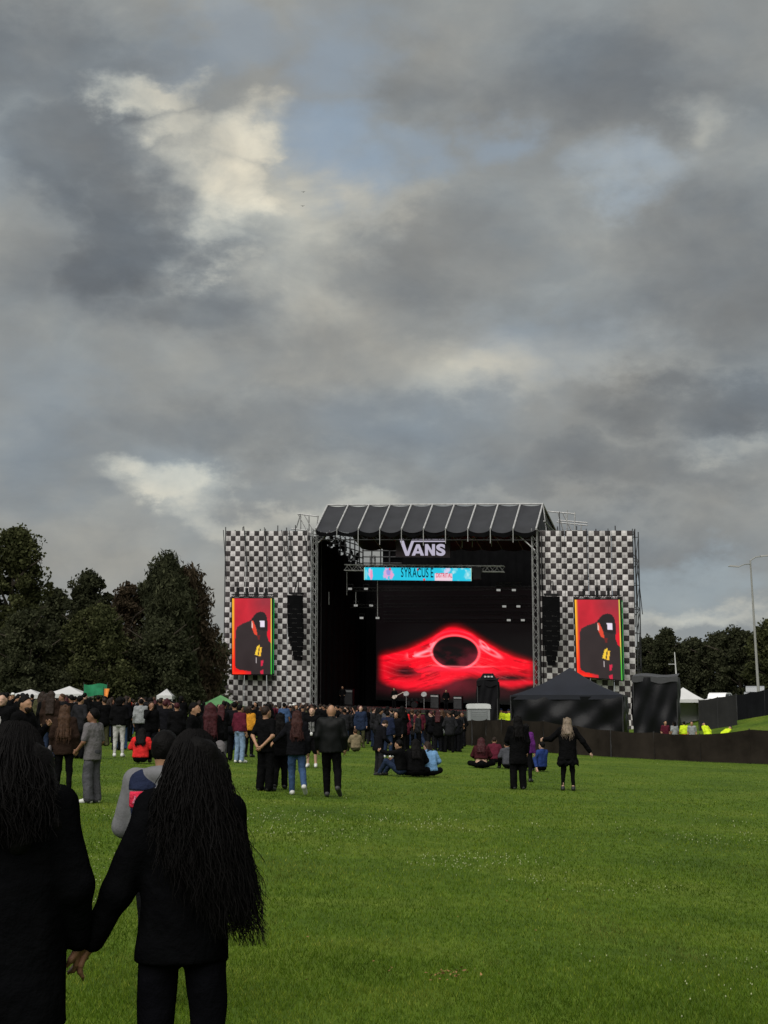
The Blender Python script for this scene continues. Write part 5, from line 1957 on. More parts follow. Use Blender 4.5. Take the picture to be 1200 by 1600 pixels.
FOLD = dict(elL=(-.25, .06, 1.14), wrL=(-.05, .22, 1.14), elR=(.25, .06, 1.14), wrR=(.05, .22, 1.12))
PHONE = dict(elR=(.26, .20, 1.26), wrR=(.14, .32, 1.48))
PKT = dict(elL=(-.29, -.06, 1.14), wrL=(-.20, .06, .96), elR=(.29, -.06, 1.14), wrR=(.20, .06, .96))
CROWD = [crowd_mesh(Fig(), 0, .82, .95, .01, ('short',)), crowd_mesh(Fig(pose=FOLD), 0, .80, .95, .02, ('short',)), crowd_mesh(Fig(shoulder=.9), 0, .74, .95, .0, ('long', 1.15, .95)),
         crowd_mesh(Fig(pose=PHONE, shoulder=.95), 0, .82, .95, .02, ('bob',)), crowd_mesh(Fig(pose=PKT), 0, .78, .95, .03, ('short',)), crowd_mesh(Fig(pose=FOLD, shoulder=.9), 0, .66, .95, .0, ('long', 1.25, .9)),
         crowd_mesh(Fig(pose=PKT), 0, .82, .40, .03, ('cap',)), crowd_mesh(Fig(pose=walk), 0, .84, .42, .02, ('short',)),
         crowd_mesh(Fig(head=(.7, .1), twist=.2, pose=dict(PKT, knL=(-.16, .06, .50), anL=(-.20, .02, .085), toL=(-.28, .16, .035))), 0, .76, .95, .02, ('short',)),
         crowd_mesh(Fig(head=(-.6, 0), shoulder=.9, side=.07, pose=dict(elR=(.34, .02, 1.2), wrR=(.42, .10, 1.42))), 0, .84, .95, .01, ('long', 1.2, 1.0)),
         crowd_mesh(Fig(pose=dict(elL=(-.30, .05, 1.52), wrL=(-.18, .06, 1.76), elR=(.30, .05, 1.52), wrR=(.18, .06, 1.76))), 0, .86, .45, .03, ('short',)),
         crowd_mesh(Fig(lean=.12, head=(.2, .35), pose=dict(elL=(-.24, .12, 1.14), wrL=(-.06, .30, 1.18), elR=(.24, .12, 1.14), wrR=(.06, .30, 1.18))), 0, .80, .95, .02, ('bob',))]
TOPS = ['black'] * 22 + ['ink'] * 12 + ['charcoal'] * 7 + ['navy', 'slate', 'grey', 'brown', 'maroon', 'olive', 'darkjean', 'wine', 'lightgrey', 'denim', 'red']
BOTS = ['black'] * 8 + ['ink'] * 5 + ['darkjean'] * 4 + ['charcoal', 'denim', 'olive', 'greyjean', 'navy']
crowd_pos = []


CW = dict(black='black', ink='black', charcoal='dark grey', navy='navy', slate='slate grey', grey='grey', brown='brown', maroon='maroon', olive='olive', darkjean='dark denim', wine='dark red',
          lightgrey='pale grey', offwhite='off-white', denim='denim', red='bright red', khaki='khaki', greyjean='grey denim')
LOOK = ['short hair', 'folded arms', 'long hair', 'a raised hand', 'pocketed hands', 'long hair, folded arms', 'a cap', 'short hair striding', 'turned head', 'a lifted arm', 'both hands raised', 'bowed head']


def crowd_person(px, D, yt, label, group, face=None, tops=TOPS):
    x = (px - CX) / FPX * D
    for (a, b) in crowd_pos:
        if (a - x) ** 2 + (b - D) ** 2 < .40:
            return None
    crowd_pos.append((x, D))
    me = random.choices(CROWD, (3, 2, 3, 1.5, 3, 2, 1.5, 2, 2, .7, .35, 2))[0]
    z = gzf(x, D)
    o = link('person', me, None, None, (x, D, z), math.radians(random.gauss(0, 28) if random.random() < .8 else random.uniform(0, 360)) if face is None else math.radians(face))
    H = random.gauss(1.69, .075) if yt is None else P(px, yt, D).z - z
    s = H / 1.75
    o.scale = (s, s, s)
    hm = HAIR[random.choice(['black'] * 5 + ['darkbrown'] * 3 + ['brown', 'auburn', 'red'])]
    if me is CROWD[6]:
        hm = random.choice([CL['black'], CL['white'], CL['ink'], CL['charcoal'], CL['offwhite'], CL['wine']])
    ct, cb = random.choice(tops), random.choice(BOTS)
    label = f'visitor with {LOOK[CROWD.index(me)]}, {CW[ct]} top and {CW[cb]} trousers {label}'
    for i, m in enumerate((SKIN[random.choice(['tan', 'brown', 'pale', 'brown'])], CL[ct], CL[cb], hm)):
        o.material_slots[i].link = 'OBJECT'
        o.material_slots[i].material = m
    return tag(o, label, 'person', group)


GS, GL = 'crowd standing in front of the stage', 'crowd standing under the left trees'
LS, LL = 'before the stage', 'under the trees'
for (d0, d1, n, xa, xb) in ((62, 67, 80, 536, 714), (66, 76, 70, 396, 722), (74, 88, 46, 396, 722), (88, 108, 36, 392, 730)):
    for _ in range(n):
        crowd_person(random.uniform(xa, xb), random.uniform(d0, d1), None, LS, GS)
for (d0, d1, n, xa, xb) in ((40, 50, 20, 20, 372), (48, 58, 28, 0, 372), (57, 70, 34, -5, 385), (70, 88, 34, -8, 390)):
    for _ in range(n):
        crowd_person(random.uniform(xa, xb), random.uniform(d0, d1), None, LL, GL)
# performers on the deck, tiny
for (px, v, fc, lb) in ((616, 3.0, 150, 'performer holding a pale guitar on the stage deck'), (697, 4.0, 185, 'performer in dark clothes standing right of centre on the stage deck'),
                        (535, 3.5, 170, 'performer at the dark left end of the stage deck')):
    u, _ = SP(px, 1085, v)
    w_ = S1(u, v, DECKZ)
    me = CROWD[4]
    o = link('person', me, None, None, w_, math.radians(fc))
    for i, m in enumerate((SKIN['tan'], CL['black'], CL['black'], HAIR['black'])):
        o.material_slots[i].link = 'OBJECT'
        o.material_slots[i].material = m
    tag(o, lb, 'person')
u, _ = SP(618, 1085, 2.7)
gl = S1(u, 2.7, DECKZ + 1.0)
gt = empty('guitar', gl, 'pale guitar held by the performer on the stage', 'guitar')
gm = mat('guitar_cream', (.5, .42, .36), .4, .2, 8)
MB().tube((u - .12, 2.7, DECKZ + .95), (u - .12, 2.63, DECKZ + .95), .16, .16, 12).tube((u + .04, 2.7, DECKZ + 1.02), (u + .04, 2.63, DECKZ + 1.02), .12, .12, 12).build('body', gm, gt, gl, SX)
MB().tube((u + .1, 2.66, DECKZ + 1.06), (u + .66, 2.66, DECKZ + 1.36), .03, .024).box((u + .70, 2.66, DECKZ + 1.38), (.14, .03, .07)).build('neck', gm, gt, gl, SX)

# ================================================================== things on the right and behind the crowd
scrim = mat('fence_scrim', (0.019, 0.0155, 0.0125), 0.95, 0.5, 0.8, 0.4, 5.0, spec=0.03)
tarp = mat('black_tarp', (0.0048, 0.005, 0.0062), 0.40, 0.3, 1.0, 0.25, 3.0, 0.03, spec=0.16)
tarp_roof = mat('black_tarp_roof', (0.0085, 0.010, 0.016), 0.55, 0.25, 1.0, 0.3, 3.0, spec=0.25)
white_pvc = mat('white_pvc', (0.46, 0.46, 0.46), 0.55, 0.12, 1.0)


def fence(label, base_pts, height, n, m, group=None, name='scrim_fence'):
    """a run of fence posts with sagging cloth panels between them"""
    pts = []
    seg = [(Vector(a), Vector(b)) for a, b in zip(base_pts[:-1], base_pts[1:])]
    tot = sum((b - a).length for a, b in seg)
    for k in range(n + 1):
        d = tot * k / n
        for a, b in seg:
            L = (b - a).length
            if d <= L + 1e-6:
                p = a.lerp(b, d / L)
                break
            d -= L
        pts.append(Vector((p.x, p.y, gzf(p.x, p.y))))
    root = empty(name, pts[0], label, 'fence', group)
    hf = height if callable(height) else (lambda f: height)
    for k, p in enumerate(pts):
        height = hf(k / n)
        MB().tube(p + Vector((0, .04, -.1)), p + Vector((0, .04, height + .06)), .028).tube(p + Vector((0, .04, height * .5)), p + Vector((0, .55, 0)), .02).build('post', steel_dk, root, pts[0])
    for k in range(n):
        a, b = pts[k], pts[k + 1]
        ha, hb2 = hf(k / n), hf((k + 1) / n)
        ph = random.random() * 6
        dn = (b - a).cross(Vector((0, 0, 1))).normalized()

        def fn(s, t, a=a, b=b, ph=ph, dn=dn, ha=ha, hb2=hb2):
            height = ha + (hb2 - ha) * s
            p = a.lerp(b, -.005 + 1.01 * s)
            sag = .05 * math.sin(math.pi * s) * t
            return p + dn * (.035 * math.sin(s * 11 + ph) * (1.1 - .5 * t) + .02 * math.sin(s * 27 + t * 4 + ph)) + Vector((0, 0, .02 + (height - sag) * t))
        MB().grid(fn, 14, 4).build('cloth_panel', m, root, pts[0], smooth=True)
    return root


fp = [G(696, 1161), G(820, 1174), G(960, 1183.5), G(1080, 1190), G(1215, 1195), G(1330, 1200)]
fence('long low fence covered in dark brown scrim along the right side', fp, lambda f: 1.18 + 0.26 * min(f, .35) / .35 - 0.30 * max(0, min(f, .62) - .45) / .17 + 0.34 * max(0, min(f, .86) - .79) / .07, 13, scrim)


def pyramid_tent(label, c, w, d, eave, peak, rz):
    root = empty('canopy_tent', c, label, 'tent')
    cs, sn = math.cos(rz), math.sin(rz)
    T = lambda x, y, z: Vector((c.x + x * cs - y * sn, c.y + x * sn + y * cs, c.z + z))
    co = [(-w / 2, -d / 2), (w / 2, -d / 2), (w / 2, d / 2), (-w / 2, d / 2)]
    for i in range(4):
        a, b = co[i], co[(i + 1) % 4]

        def roof(s, t, a=a, b=b):
            x, y = (a[0] + (b[0] - a[0]) * s) * (1 - t), (a[1] + (b[1] - a[1]) * s) * (1 - t)
            dip = -.12 * math.sin(math.pi * s) * (1 - t) * math.sin(math.pi * min(1, t + .2)) - .18 * math.sin(math.pi * t)
            return T(x, y, eave + (peak - eave) * t + dip)
        MB().grid(roof, 12, 10).build('roof_panel', tarp_roof, root, c, smooth=True)

        def wall(s, t, a=a, b=b, i=i):
            x, y = a[0] + (b[0] - a[0]) * s, a[1] + (b[1] - a[1]) * s
            fold = (.11 * math.sin(s * 9 + t * 7 + i) + .08 * math.sin(s * 19 - t * 11) + .04 * math.sin(s * 37 + t * 9) + .10 * math.sin(math.pi * s) * math.sin(t * 2.8)) * (1 - .55 * t)
            nx, ny = (b[1] - a[1]), -(b[0] - a[0])
            L = math.hypot(nx, ny)
            return T(x * .995 + nx / L * fold, y * .995 + ny / L * fold, -.05 + (eave - .02) * t)
        MB().grid(wall, 30, 14).build('wall_cloth', tarp, root, c, smooth=True)

        def val(s, t, a=a, b=b):
            x, y = a[0] + (b[0] - a[0]) * s, a[1] + (b[1] - a[1]) * s
            return T(x * 1.012, y * 1.012, eave + .02 - .26 * t)
        MB().grid(val, 10, 2).build('valance', tarp_roof, root, c, smooth=True)
        MB().tube(T(a[0], a[1], -.1), T(a[0], a[1], eave), .04).build('leg', steel_dk, root, c)
    return root


tY = 87.0
tx = (889 - CX) / FPX * tY
tc = Vector((tx, tY, gzf(tx, tY)))
pyramid_tent('large black pyramid roofed tent standing behind the right fence', tc, 6.3, 5.6, P(889, 1087, tY).z - tc.z, P(889, 1043, tY).z - tc.z, math.radians(-12))


def draped_box(name, label, px0, px1, ytop, Y, depth, m, rz=0.0, lip=None, cat='booth'):
    x0, x1 = (px0 - CX) / FPX * Y, (px1 - CX) / FPX * Y
    c = Vector(((x0 + x1) / 2, Y, 0))
    c.z = gzf(c.x, c.y)
    h = P((px0 + px1) / 2, ytop, Y).z - c.z
    root = empty(name, c, label, cat)
    w = x1 - x0
    cs, sn = math.cos(rz), math.sin(rz)
    T = lambda x, y, z: Vector((c.x + x * cs - y * sn, c.y + x * sn + y * cs, c.z + z))
    co = [(-w / 2, -depth / 2), (w / 2, -depth / 2), (w / 2, depth / 2), (-w / 2, depth / 2)]
    for i in range(4):
        a, b = co[i], co[(i + 1) % 4]

        def wall(s, t, a=a, b=b, i=i):
            x, y = a[0] + (b[0] - a[0]) * s, a[1] + (b[1] - a[1]) * s
            nx, ny = (b[1] - a[1]), -(b[0] - a[0])
            L = math.hypot(nx, ny)
            f = .08 * math.sin(s * 8 + t * 6 + i) + .06 * math.sin(s * 17 - t * 11 + i) + .03 * math.sin(s * 5 + t * 13)
            return T(x + nx / L * f * (1 - .4 * t), y + ny / L * f * (1 - .4 * t), -.05 + (h - .15) * t)
        MB().grid(wall, 20, 16).build('drape', m, root, c, smooth=True)
    lipm = lip or m
    MB().grid(lambda s, t: T(-w / 2 - .04 + (w + .08) * s, -depth / 2 - .04 + (depth + .08) * t, h - .18 + .20 * t + .05 * math.sin(s * 7)), 14, 6).build('top_cover', lipm, root, c, smooth=True)
    MB().grid(lambda s, t: T(-w / 2 - .05 + (w + .1) * s, -depth / 2 - .05, h - .17 + .05 * math.sin(s * 7) - t * (.30 + .04 * math.sin(s * 13))), 16, 3).build('top_flap', lipm, root, c, smooth=True)
    for a in co:
        MB().tube(T(a[0] * .98, a[1] * .98, -.1), T(a[0] * .98, a[1] * .98, h - .2), .035).build('frame_pole', steel_dk, root, c)
    return root


grey_tarp = mat('grey_tarp', (0.04, 0.041, 0.044), 0.6, 0.25, 1.2, 0.4, 4)
draped_box('draped_booth', 'square black draped booth with grey top cover right of the black tent', 989, 1056, 1053, 82, 2.3, tarp, math.radians(-14), grey_tarp)
bt = draped_box('equipment_tower', 'narrow black draped tower standing behind the grey portable toilet', 746, 777, 1060, 92, 1.2, mat('tower_cloth', (.006, .006, .007), .85, .3, 2, .4, 5, spec=.1), math.radians(-8))
bx = Vector(bt.location)
hb_ = P(761, 1060, 92).z - bx.z
MB().add([(bx.x - .55, bx.y - .5, bx.z + hb_ - .12), (bx.x + .55, bx.y - .5, bx.z + hb_ - .12), (bx.x + .55, bx.y + .5, bx.z + hb_ - .12), (bx.x - .55, bx.y + .5, bx.z + hb_ - .12),
          (bx.x - .30, bx.y - .3, bx.z + hb_ + .30), (bx.x + .30, bx.y - .3, bx.z + hb_ + .30), (bx.x + .30, bx.y + .3, bx.z + hb_ + .30), (bx.x - .30, bx.y + .3, bx.z + hb_ + .30)],
         [(0, 1, 5, 4), (1, 2, 6, 5), (2, 3, 7, 6), (3, 0, 4, 7), (4, 5, 6, 7)]).build('hood', MATS['tower_cloth'], bt, bx)
for q in (-.2, 0, .2):
    MB().box((bx.x + q, bx.y - .47, bx.z + hb_ + .10), (.13, .03, .09)).build('pale_marker', white_pvc, bt, bx)


def toilet():
    Y = 87.0
    x0, x1 = (729 - CX) / FPX * Y, (763 - CX) / FPX * Y
    c = Vector(((x0 + x1) / 2, Y, 0))
    c.z = gzf(c.x, Y)
    w, d = x1 - x0, 1.2
    h = P(746, 1099, Y).z - c.z
    root = empty('portable_toilet', c, 'grey portable toilet cabin with pale rounded roof behind the fence', 'toilet')
    gp = mat('toilet_grey', (.19, .20, .205), .5, .12, 2)
    gr = mat('toilet_roof', (.50, .51, .51), .5, .12, 2)
    gd = mat('toilet_door_grey', (.14, .15, .155), .5, .12, 2)
    MB().box(c + Vector((0, 0, (h - .25) / 2 + .05)), (w, d, h - .35)).build('cabin', gp, root, c)
    mb = MB()
    n = 10
    for k in range(n):
        a0, a1 = math.pi * k / n, math.pi * (k + 1) / n
        pr = lambda a: (-(w / 2 + .05) * math.copysign(abs(math.cos(a)) ** .35, math.cos(a)), .24 * abs(math.sin(a)) ** .5)
        (xa, za), (xb, zb) = pr(a0), pr(a1)
        for (y0, y1) in ((-d / 2 - .05, d / 2 + .05),):
            mb.add([c + Vector((xa, y0, h - .25 + za)), c + Vector((xb, y0, h - .25 + zb)), c + Vector((xb, y1, h - .25 + zb)), c + Vector((xa, y1, h - .25 + za))], [(0, 1, 2, 3)])
            mb.add([c + Vector((xa, y0, h - .25 + za)), c + Vector((xb, y0, h - .25 + zb)), c + Vector((xb, y0, h - .31)), c + Vector((xa, y0, h - .31))], [(0, 1, 2, 3)])
    mb.build('roof', gr, root, c)
    dr = MB().box(c + Vector((0, -d / 2 - .015, (h - .25) / 2 - .02)), (w * .76, .03, h - .55)).build('door', gd, root, c)
    for z in (h - .48, h - .58, h - .68):
        MB().box(c + Vector((0, -d / 2 - .036, z)), (w * .62, .012, .045)).build('vent_slat', gp, dr, c)
    MB().box(c + Vector((w * .30, -d / 2 - .05, 1.1)), (.05, .05, .16)).build('handle', black_paint, dr, c)


toilet()


# reddish light on the black tent's left corner is left out
def gable_tent(name, label, px, Y, wpx, yeave, ypeak, depth, m, wall_m, group=None, slats=0):
    x = (px - CX) / FPX * Y
    c = Vector((x, Y, gzf(x, Y)))
    w = wpx * Y / FPX
    e, p = P(px, yeave, Y).z - c.z, P(px, ypeak, Y).z - c.z
    root = empty(name, c, label, 'tent', group)
    co = [(-w / 2, -depth / 2), (w / 2, -depth / 2), (w / 2, depth / 2), (-w / 2, depth / 2)]
    for i in range(4):
        a, b = co[i], co[(i + 1) % 4]

        def roof(s, t, a=a, b=b):
            xx, y2 = (a[0] + (b[0] - a[0]) * s) * (1 - t), (a[1] + (b[1] - a[1]) * s) * (1 - t)
            return c + Vector((xx, y2, e + (p - e) * (t ** 1.15) - .03 * math.sin(math.pi * s) * (1 - t)))
        MB().grid(roof, 8, 8).build('roof_panel', m, root, c, smooth=True)
        MB().grid(lambda s, t, a=a, b=b: c + Vector(((a[0] + (b[0] - a[0]) * s) * 1.01, (a[1] + (b[1] - a[1]) * s) * 1.01, e + .01 - .24 * t)), 6, 1).build('valance', m, root, c)
        MB().tube(c + Vector((a[0] * .98, a[1] * .98, -.2)), c + Vector((a[0] * .98, a[1] * .98, e)), .035).build('leg', steel, root, c)
    if wall_m:
        for (a, b) in ((co[2], co[3]), (co[1], co[2]), (co[3], co[0])):
            MB().grid(lambda s, t, a=a, b=b: c + Vector((a[0] + (b[0] - a[0]) * s, a[1] + (b[1] - a[1]) * s, -.1 + (e + .08) * t)), 6, 2).build('side_wall', wall_m, root, c)
    return root, c, w, e


gable_tent('canopy_tent', 'small white pointed tent right of the black booth', 1064, 110, 54, 1093, 1074, 2.6, white_pvc, white_pvc)
WT = 'white stall tents under the left trees'
gable_tent('canopy_tent', 'white stall tent under the left trees, nearest the left edge', 52, 92, 46, 1086, 1077, 3.0, white_pvc, None, WT)
gable_tent('canopy_tent', 'white stall tent under the left trees, left of the green banner', 112, 94, 62, 1085, 1072, 3.0, white_pvc, None, WT)
gable_tent('canopy_tent', 'narrow white stall tent under the trees in front of the conifers', 263, 96, 24, 1087, 1076, 2.0, white_pvc, None, WT)
green_pvc = mat('green_canopy', (.10, .26, .10), .5, .35, .6)
gable_tent('canopy_tent', 'green canopy tent at the foot of the left chequered tower', 347, 104, 66, 1103, 1086, 3.5, green_pvc, None)
# green banner on two poles
gY = 91.0
a, b = P(131, 1069, gY), P(167, 1087, gY)
bn = empty('green_banner', Vector((a.x, gY, gzf(a.x, gY))), 'dark green banner strung up beneath the left trees', 'banner')
MB().grid(lambda s, t: (a.x + (b.x - a.x) * s, gY + .04 * math.sin(s * 9 + t * 3), b.z + (a.z - b.z) * t - .05 * math.sin(s * 7)), 12, 4).build('cloth', mat('green_banner', (.012, .17, .075), .7, .4, 2.5), bn, Vector(bn.location), smooth=True)
for x in (a.x, b.x):
    MB().tube((x, gY + .06, gzf(x, gY)), (x, gY + .06, a.z + .1), .03).build('pole', steel_dk, bn, Vector(bn.location))
a, b = P(163, 1076, 90), P(171, 1090, 90)  # orange cloth stands in for a small flame-like light
ob = empty('orange_light_flag', Vector((b.x, 90, gzf(b.x, 90))), 'small orange flag standing in for a light at the right end of the green banner', 'flag')
MB().grid(lambda s, t: (a.x + (b.x - a.x) * s * (.6 + .4 * t), 90 + .04 * math.sin(s * 6), b.z + (a.z - b.z) * t), 5, 4).build('cloth', mat('orange_light_flag', (.75, .25, .05), .7, .3, 3), ob, Vector(ob.location), smooth=True)
MB().tube((a.x - .03, 90, gzf(a.x, 90)), (a.x - .03, 90, a.z + .1), .025).build('pole', steel_dk, ob, Vector(ob.location))

# fences on the rise at the right
grey_scrim = mat('grey_scrim', (.018, .018, .018), .9, .3, 1.0, .4, 4, spec=.1)
black_scrim = mat('black_scrim', (.006, .0065, .0075), .9, .3, 1.0, .4, 4, spec=.05)


def gp_(px, Y):
    x = (px - CX) / FPX * Y
    return Vector((x, Y, gzf(x, Y)))


fence('grey cloth fence climbing the rise right of the white tent', [gp_(1088, 101), gp_(1146, 100)], 2.05, 2, grey_scrim)
fence('tall black cloth fence on the grassy rise below the street lamp', [gp_(1147, 103), gp_(1235, 101)], 1.75, 4, black_scrim)


def car(label, px, Y, m, L=4.2, rz=0.0):
    x = (px - CX) / FPX * Y
    c = Vector((x, Y, gzf(x, Y)))
    root = empty('parked_car', c, label, 'car', 'cars parked on the rise behind the fences', rz)
    prof = [(-L / 2, .35), (-L / 2, .72), (-L / 2 + .12, .86), (-L * .26, .95), (L * .30, .95), (L / 2 - .1, .80), (L / 2, .55), (L / 2, .35)]
    cab = [(-L * .34, .95), (-L * .27, 1.30), (-L * .18, 1.42), (L * .10, 1.43), (L * .17, 1.36), (L * .30, .95)]
    MB().prism(prof, -.85, .85).build('body', m, root)
    MB().prism(cab, -.72, .72).build('cabin', m, root)
    gl = mat('car_glass', (.015, .018, .02), .15, .1, 3, spec=.5)
    for s in (-1, 1):
        MB().prism([(-L * .30, 1.0), (-L * .245, 1.28), (-.05, 1.33), (-.05, 1.0)], s * .724, s * .73).build('window', gl, root)
        MB().prism([(.05, 1.0), (.05, 1.33), (L * .12, 1.32), (L * .25, 1.0)], s * .724, s * .73).build('window', gl, root)
        for xx in (-L * .31, L * .31):
            wh = MB().tube((xx, s * .70, .32), (xx, s * .88, .32), .32, n=18).build('wheel', SHOE_B, root)
            MB().tube((xx, s * .882, .32), (xx, s * .89, .32), .18, n=12).build('rim', pale_steel, wh)
        MB().box((L / 2 - .02, s * .6, .66), (.06, .3, .14)).build('headlight', white_pvc, root)
    return root


car('white car parked on the rise behind the grey cloth fence', 1122, 121, mat('car_white', (.70, .70, .70), .3, .05, 2), 1.9 * 1.9, math.radians(60))
car('grey car parked at the foot of the street lamp', 1176, 120, mat('car_grey', (.22, .23, .24), .3, .05, 2), 3.6, math.radians(75))

# street lamp
lY = 113.0
b0, t0 = gp_(1181.5, lY), P(1172.3, 876, lY)
lamp = empty('street_lamp', b0, 'tall pale street lamp with two arms at the right edge', 'lamp')
concrete = mat('lamp_pole_grey', (.24, .24, .23), .7, .15, 2)
MB().path([b0 + Vector((0, 0, -.2)), b0.lerp(t0, .3), b0.lerp(t0, .65), t0], [.115, .10, .08, .06], 10).build('pole', concrete, lamp, b0)
e1_, e2_ = P(1190, 869.5, lY), P(1153, 886, lY - .8)
MB().path([t0, t0.lerp(e1_, .5) + Vector((0, 0, .12)), e1_], [.05, .045, .04], 6).build('arm', concrete, lamp, b0)
m2 = t0 + Vector((0, 0, -.25))
MB().path([m2, m2.lerp(e2_, .5) + Vector((0, 0, .08)), e2_], [.05, .04, .035], 6).build('arm', concrete, lamp, b0)
for p, d in ((e1_, 1), (e2_, -1)):
    MB().add([p + Vector((q[0] * d, q[1], q[2])) for q in ((-.1, -.12, -.02), (.75, -.16, .04), (.75, .16, .04), (-.1, .12, -.02), (-.1, -.08, .08), (.6, -.1, .15), (.6, .1, .15), (-.1, .08, .08))],
             [(0, 3, 2, 1), (4, 5, 6, 7), (0, 1, 5, 4), (1, 2, 6, 5), (2, 3, 7, 6), (3, 0, 4, 7)]).build('lamp_head', concrete, lamp, b0)
# white pole by the tent
wb, wt = gp_(1057.5, 112), P(1054, 1019, 112)
wp = empty('white_pole', wb, 'slender white pole standing behind the white tent', 'pole')
MB().path([wb, wb.lerp(wt, .5), wt], [.09, .07, .035], 8).build('shaft', white_pvc, wp, wb)
MB().box(wt + Vector((-.25, 0, -.9)), (.5, .04, .04)).build('crossbar', white_pvc, wp, wb)

# patterned bag by the seated people
bg = G(783, 1186)
bag = empty('patterned_bag', bg, 'black and white patterned bag on the grass beside the seated people', 'bag')
v_, q_ = sdf_mesh([ell((0, 0, .20), (.20, .12, .20)), ell((0, 0, .12), (.22, .14, .12))], .02, .04)
link('sack', raw_mesh('sack', v_, q_, True), CL['black'], bag)
for i in range(6):
    v_, q_ = sdf_mesh([ell((-.12 + .12 * (i % 3), -.125, .14 + .13 * (i // 3)), (.035, .02, .04))], .012, .02)
    link('pattern_patch', raw_mesh('pattern_patch', v_, q_, True), CL['white'], bag)
MB().path([(-.1, 0, .36), (0, 0, .48), (.1, 0, .36)], [.012, .012, .012], 5).build('handle', CL['black'], bag)

# two small birds in the blue gap
for (px, py, lb) in ((474, 300, 'tiny dark bird high in the sky, upper of two'), (473, 322, 'tiny dark bird high in the sky, lower of two')):
    c = P(px, py, 70)
    bd = empty('bird', c, lb, 'bird', 'birds in the sky')
    v_, q_ = sdf_mesh([ell((0, 0, 0), (.035, .09, .03)), ell((0, .10, .012), (.022, .03, .022)), cap((0, -.08, 0), (0, -.16, 0), .015, .008)], .012, .02)
    bd.scale = (.5, .5, .5)
    link('body', raw_mesh('body', v_, q_, True), CL['ink'], bd)
    for s in (-1, 1):
        MB().add([(s * .02, .05, .0), (s * .12, .07, .05), (s * .22, -.02, .03), (s * .12, -.04, .04), (s * .02, -.05, 0), (s * .02, 0, .02)], [(0, 1, 5), (1, 3, 5), (1, 2, 3), (3, 4, 5)]).build('wing', CL['ink'], bd)

# ================================================================== the foreground couple and the man in front of them
def curly(parent, loc, head, hw, ends, n, K, seed, amp=(.0012, .009), rad=.0021, back=-.10, via=None, fly=.0):
    """wavy locks from the scalp to end points; everything in world space, head = centre of the head"""
    rg = np.random.default_rng(seed)
    az = rg.uniform(-2.75, 2.75, n)
    el = rg.uniform(-.15, 1.35, n)
    ca = np.cos(el)
    root = head + np.stack([np.sin(az) * ca * hw[0], -np.cos(az) * ca * hw[1], np.sin(el) * hw[2]], -1)
    out = np.stack([np.sin(az) * hw[0] * 1.18, -np.cos(az) * hw[1] * 1.45 - .035, np.full(n, -.07) + .09 * np.sin(el)], -1) + head
    e = ends(n, rg, root - head)
    mid = out * .45 + e * .55
    mid[:, 1] += back * .4 + rg.normal(size=n) * .015
    t = np.linspace(0, 1, K)[None, :, None]
    # Bezier-like path through root, out, mid, end
    Pth = (1 - t) ** 3 * root[:, None] + 3 * (1 - t) ** 2 * t * out[:, None] + 3 * (1 - t) * t ** 2 * mid[:, None] + t ** 3 * e[:, None]
    L = np.linalg.norm(e - root, axis=1)[:, None]
    tt = np.linspace(0, 1, K)[None, :]
    wl = rg.uniform(.085, .17, (n, 1))
    ph = rg.random((n, 1)) * 6.28
    A = (amp[0] + (amp[1] - amp[0]) * tt ** 1.2) * rg.uniform(.5, 1.5, (n, 1))
    arg = 2 * np.pi * L * tt / wl + ph
    Pth[:, :, 0] += A * np.sin(arg) + fly * tt ** 2 * rg.normal(size=(n, 1))
    Pth[:, :, 1] += A * np.cos(arg) * .8
    R = rad * rg.uniform(.6, 1.5, (n, 1)) * (1.15 - .75 * tt ** 3)
    V, Fc = tubes_mesh(Pth, np.broadcast_to(R, (n, K)))
    return link('hair_locks', raw_mesh('hair_locks', V - np.array(loc), Fc, True), HAIR['black'], parent)


def ground_at(px, D):
    x = (px - CX) / FPX * D
    return Vector((x, D, gzf(x, D)))


coat_black = mat('wool_black', (.0030, .0031, .0036), .95, .35, 9, .6, 14, .03, spec=.0)
jean_black = mat('jean_black', (.0036, .0036, .0048), .95, .3, 8, .5, 16, .03, spec=.0)
sleeve_dark = coat_black

# ---- right woman
D1, H1 = 5.4, 1.60
loc1 = ground_at(294, D1)
s1 = H1 / 1.75
LC = lambda px, py, dy=0.0, loc=loc1, s=s1, D=D1: tuple((P(px, py, D + dy) - loc) / s)
f1 = Fig(pose=dict(elL=LC(183, 1396, -.04), wrL=LC(141, 1472, -.02), elR=(.21, .12, 1.14), wrR=(.06, .26, 1.10), knL=(-.105, .03, .50), knR=(.105, .04, .50), anL=(-.115, -.02, .085), anR=(.115, -.02, .085)), shoulder=.80, build=.82, head=(0, .12), side=.045)
x_hair1 = [ell(f1.H((0, -.008, .015)), (.082, .100, .104), f1.hR)]
for (a, b, ra, rb) in (((310, 1180, -.03), (300, 1370, -.10), .05, .04), ((318, 1180, -.02), (350, 1390, -.09), .05, .035), ((306, 1200, -.02), (262, 1300, -.09), .04, .025),
                       ((330, 1200, -.01), (374, 1340, -.02), .04, .025), ((314, 1230, -.04), (332, 1400, -.10), .05, .03), ((334, 1200, .0), (362, 1300, .0), .04, .04)):
    x_hair1.append(cap(LC(*a), LC(*b), ra, rb))
w1 = put_person('woman in black with very long curly hair, right one of the couple holding hands', loc1, H1, 0, f1, ('jacket', coat_black, .855), (jean_black, -.008, 1), None, skin='brown', res=.011,
                extras=[('hair', x_hair1, HAIR['black'], .05, .010, 34, None, .011)])
hd1 = np.array(loc1) + f1.hd * s1


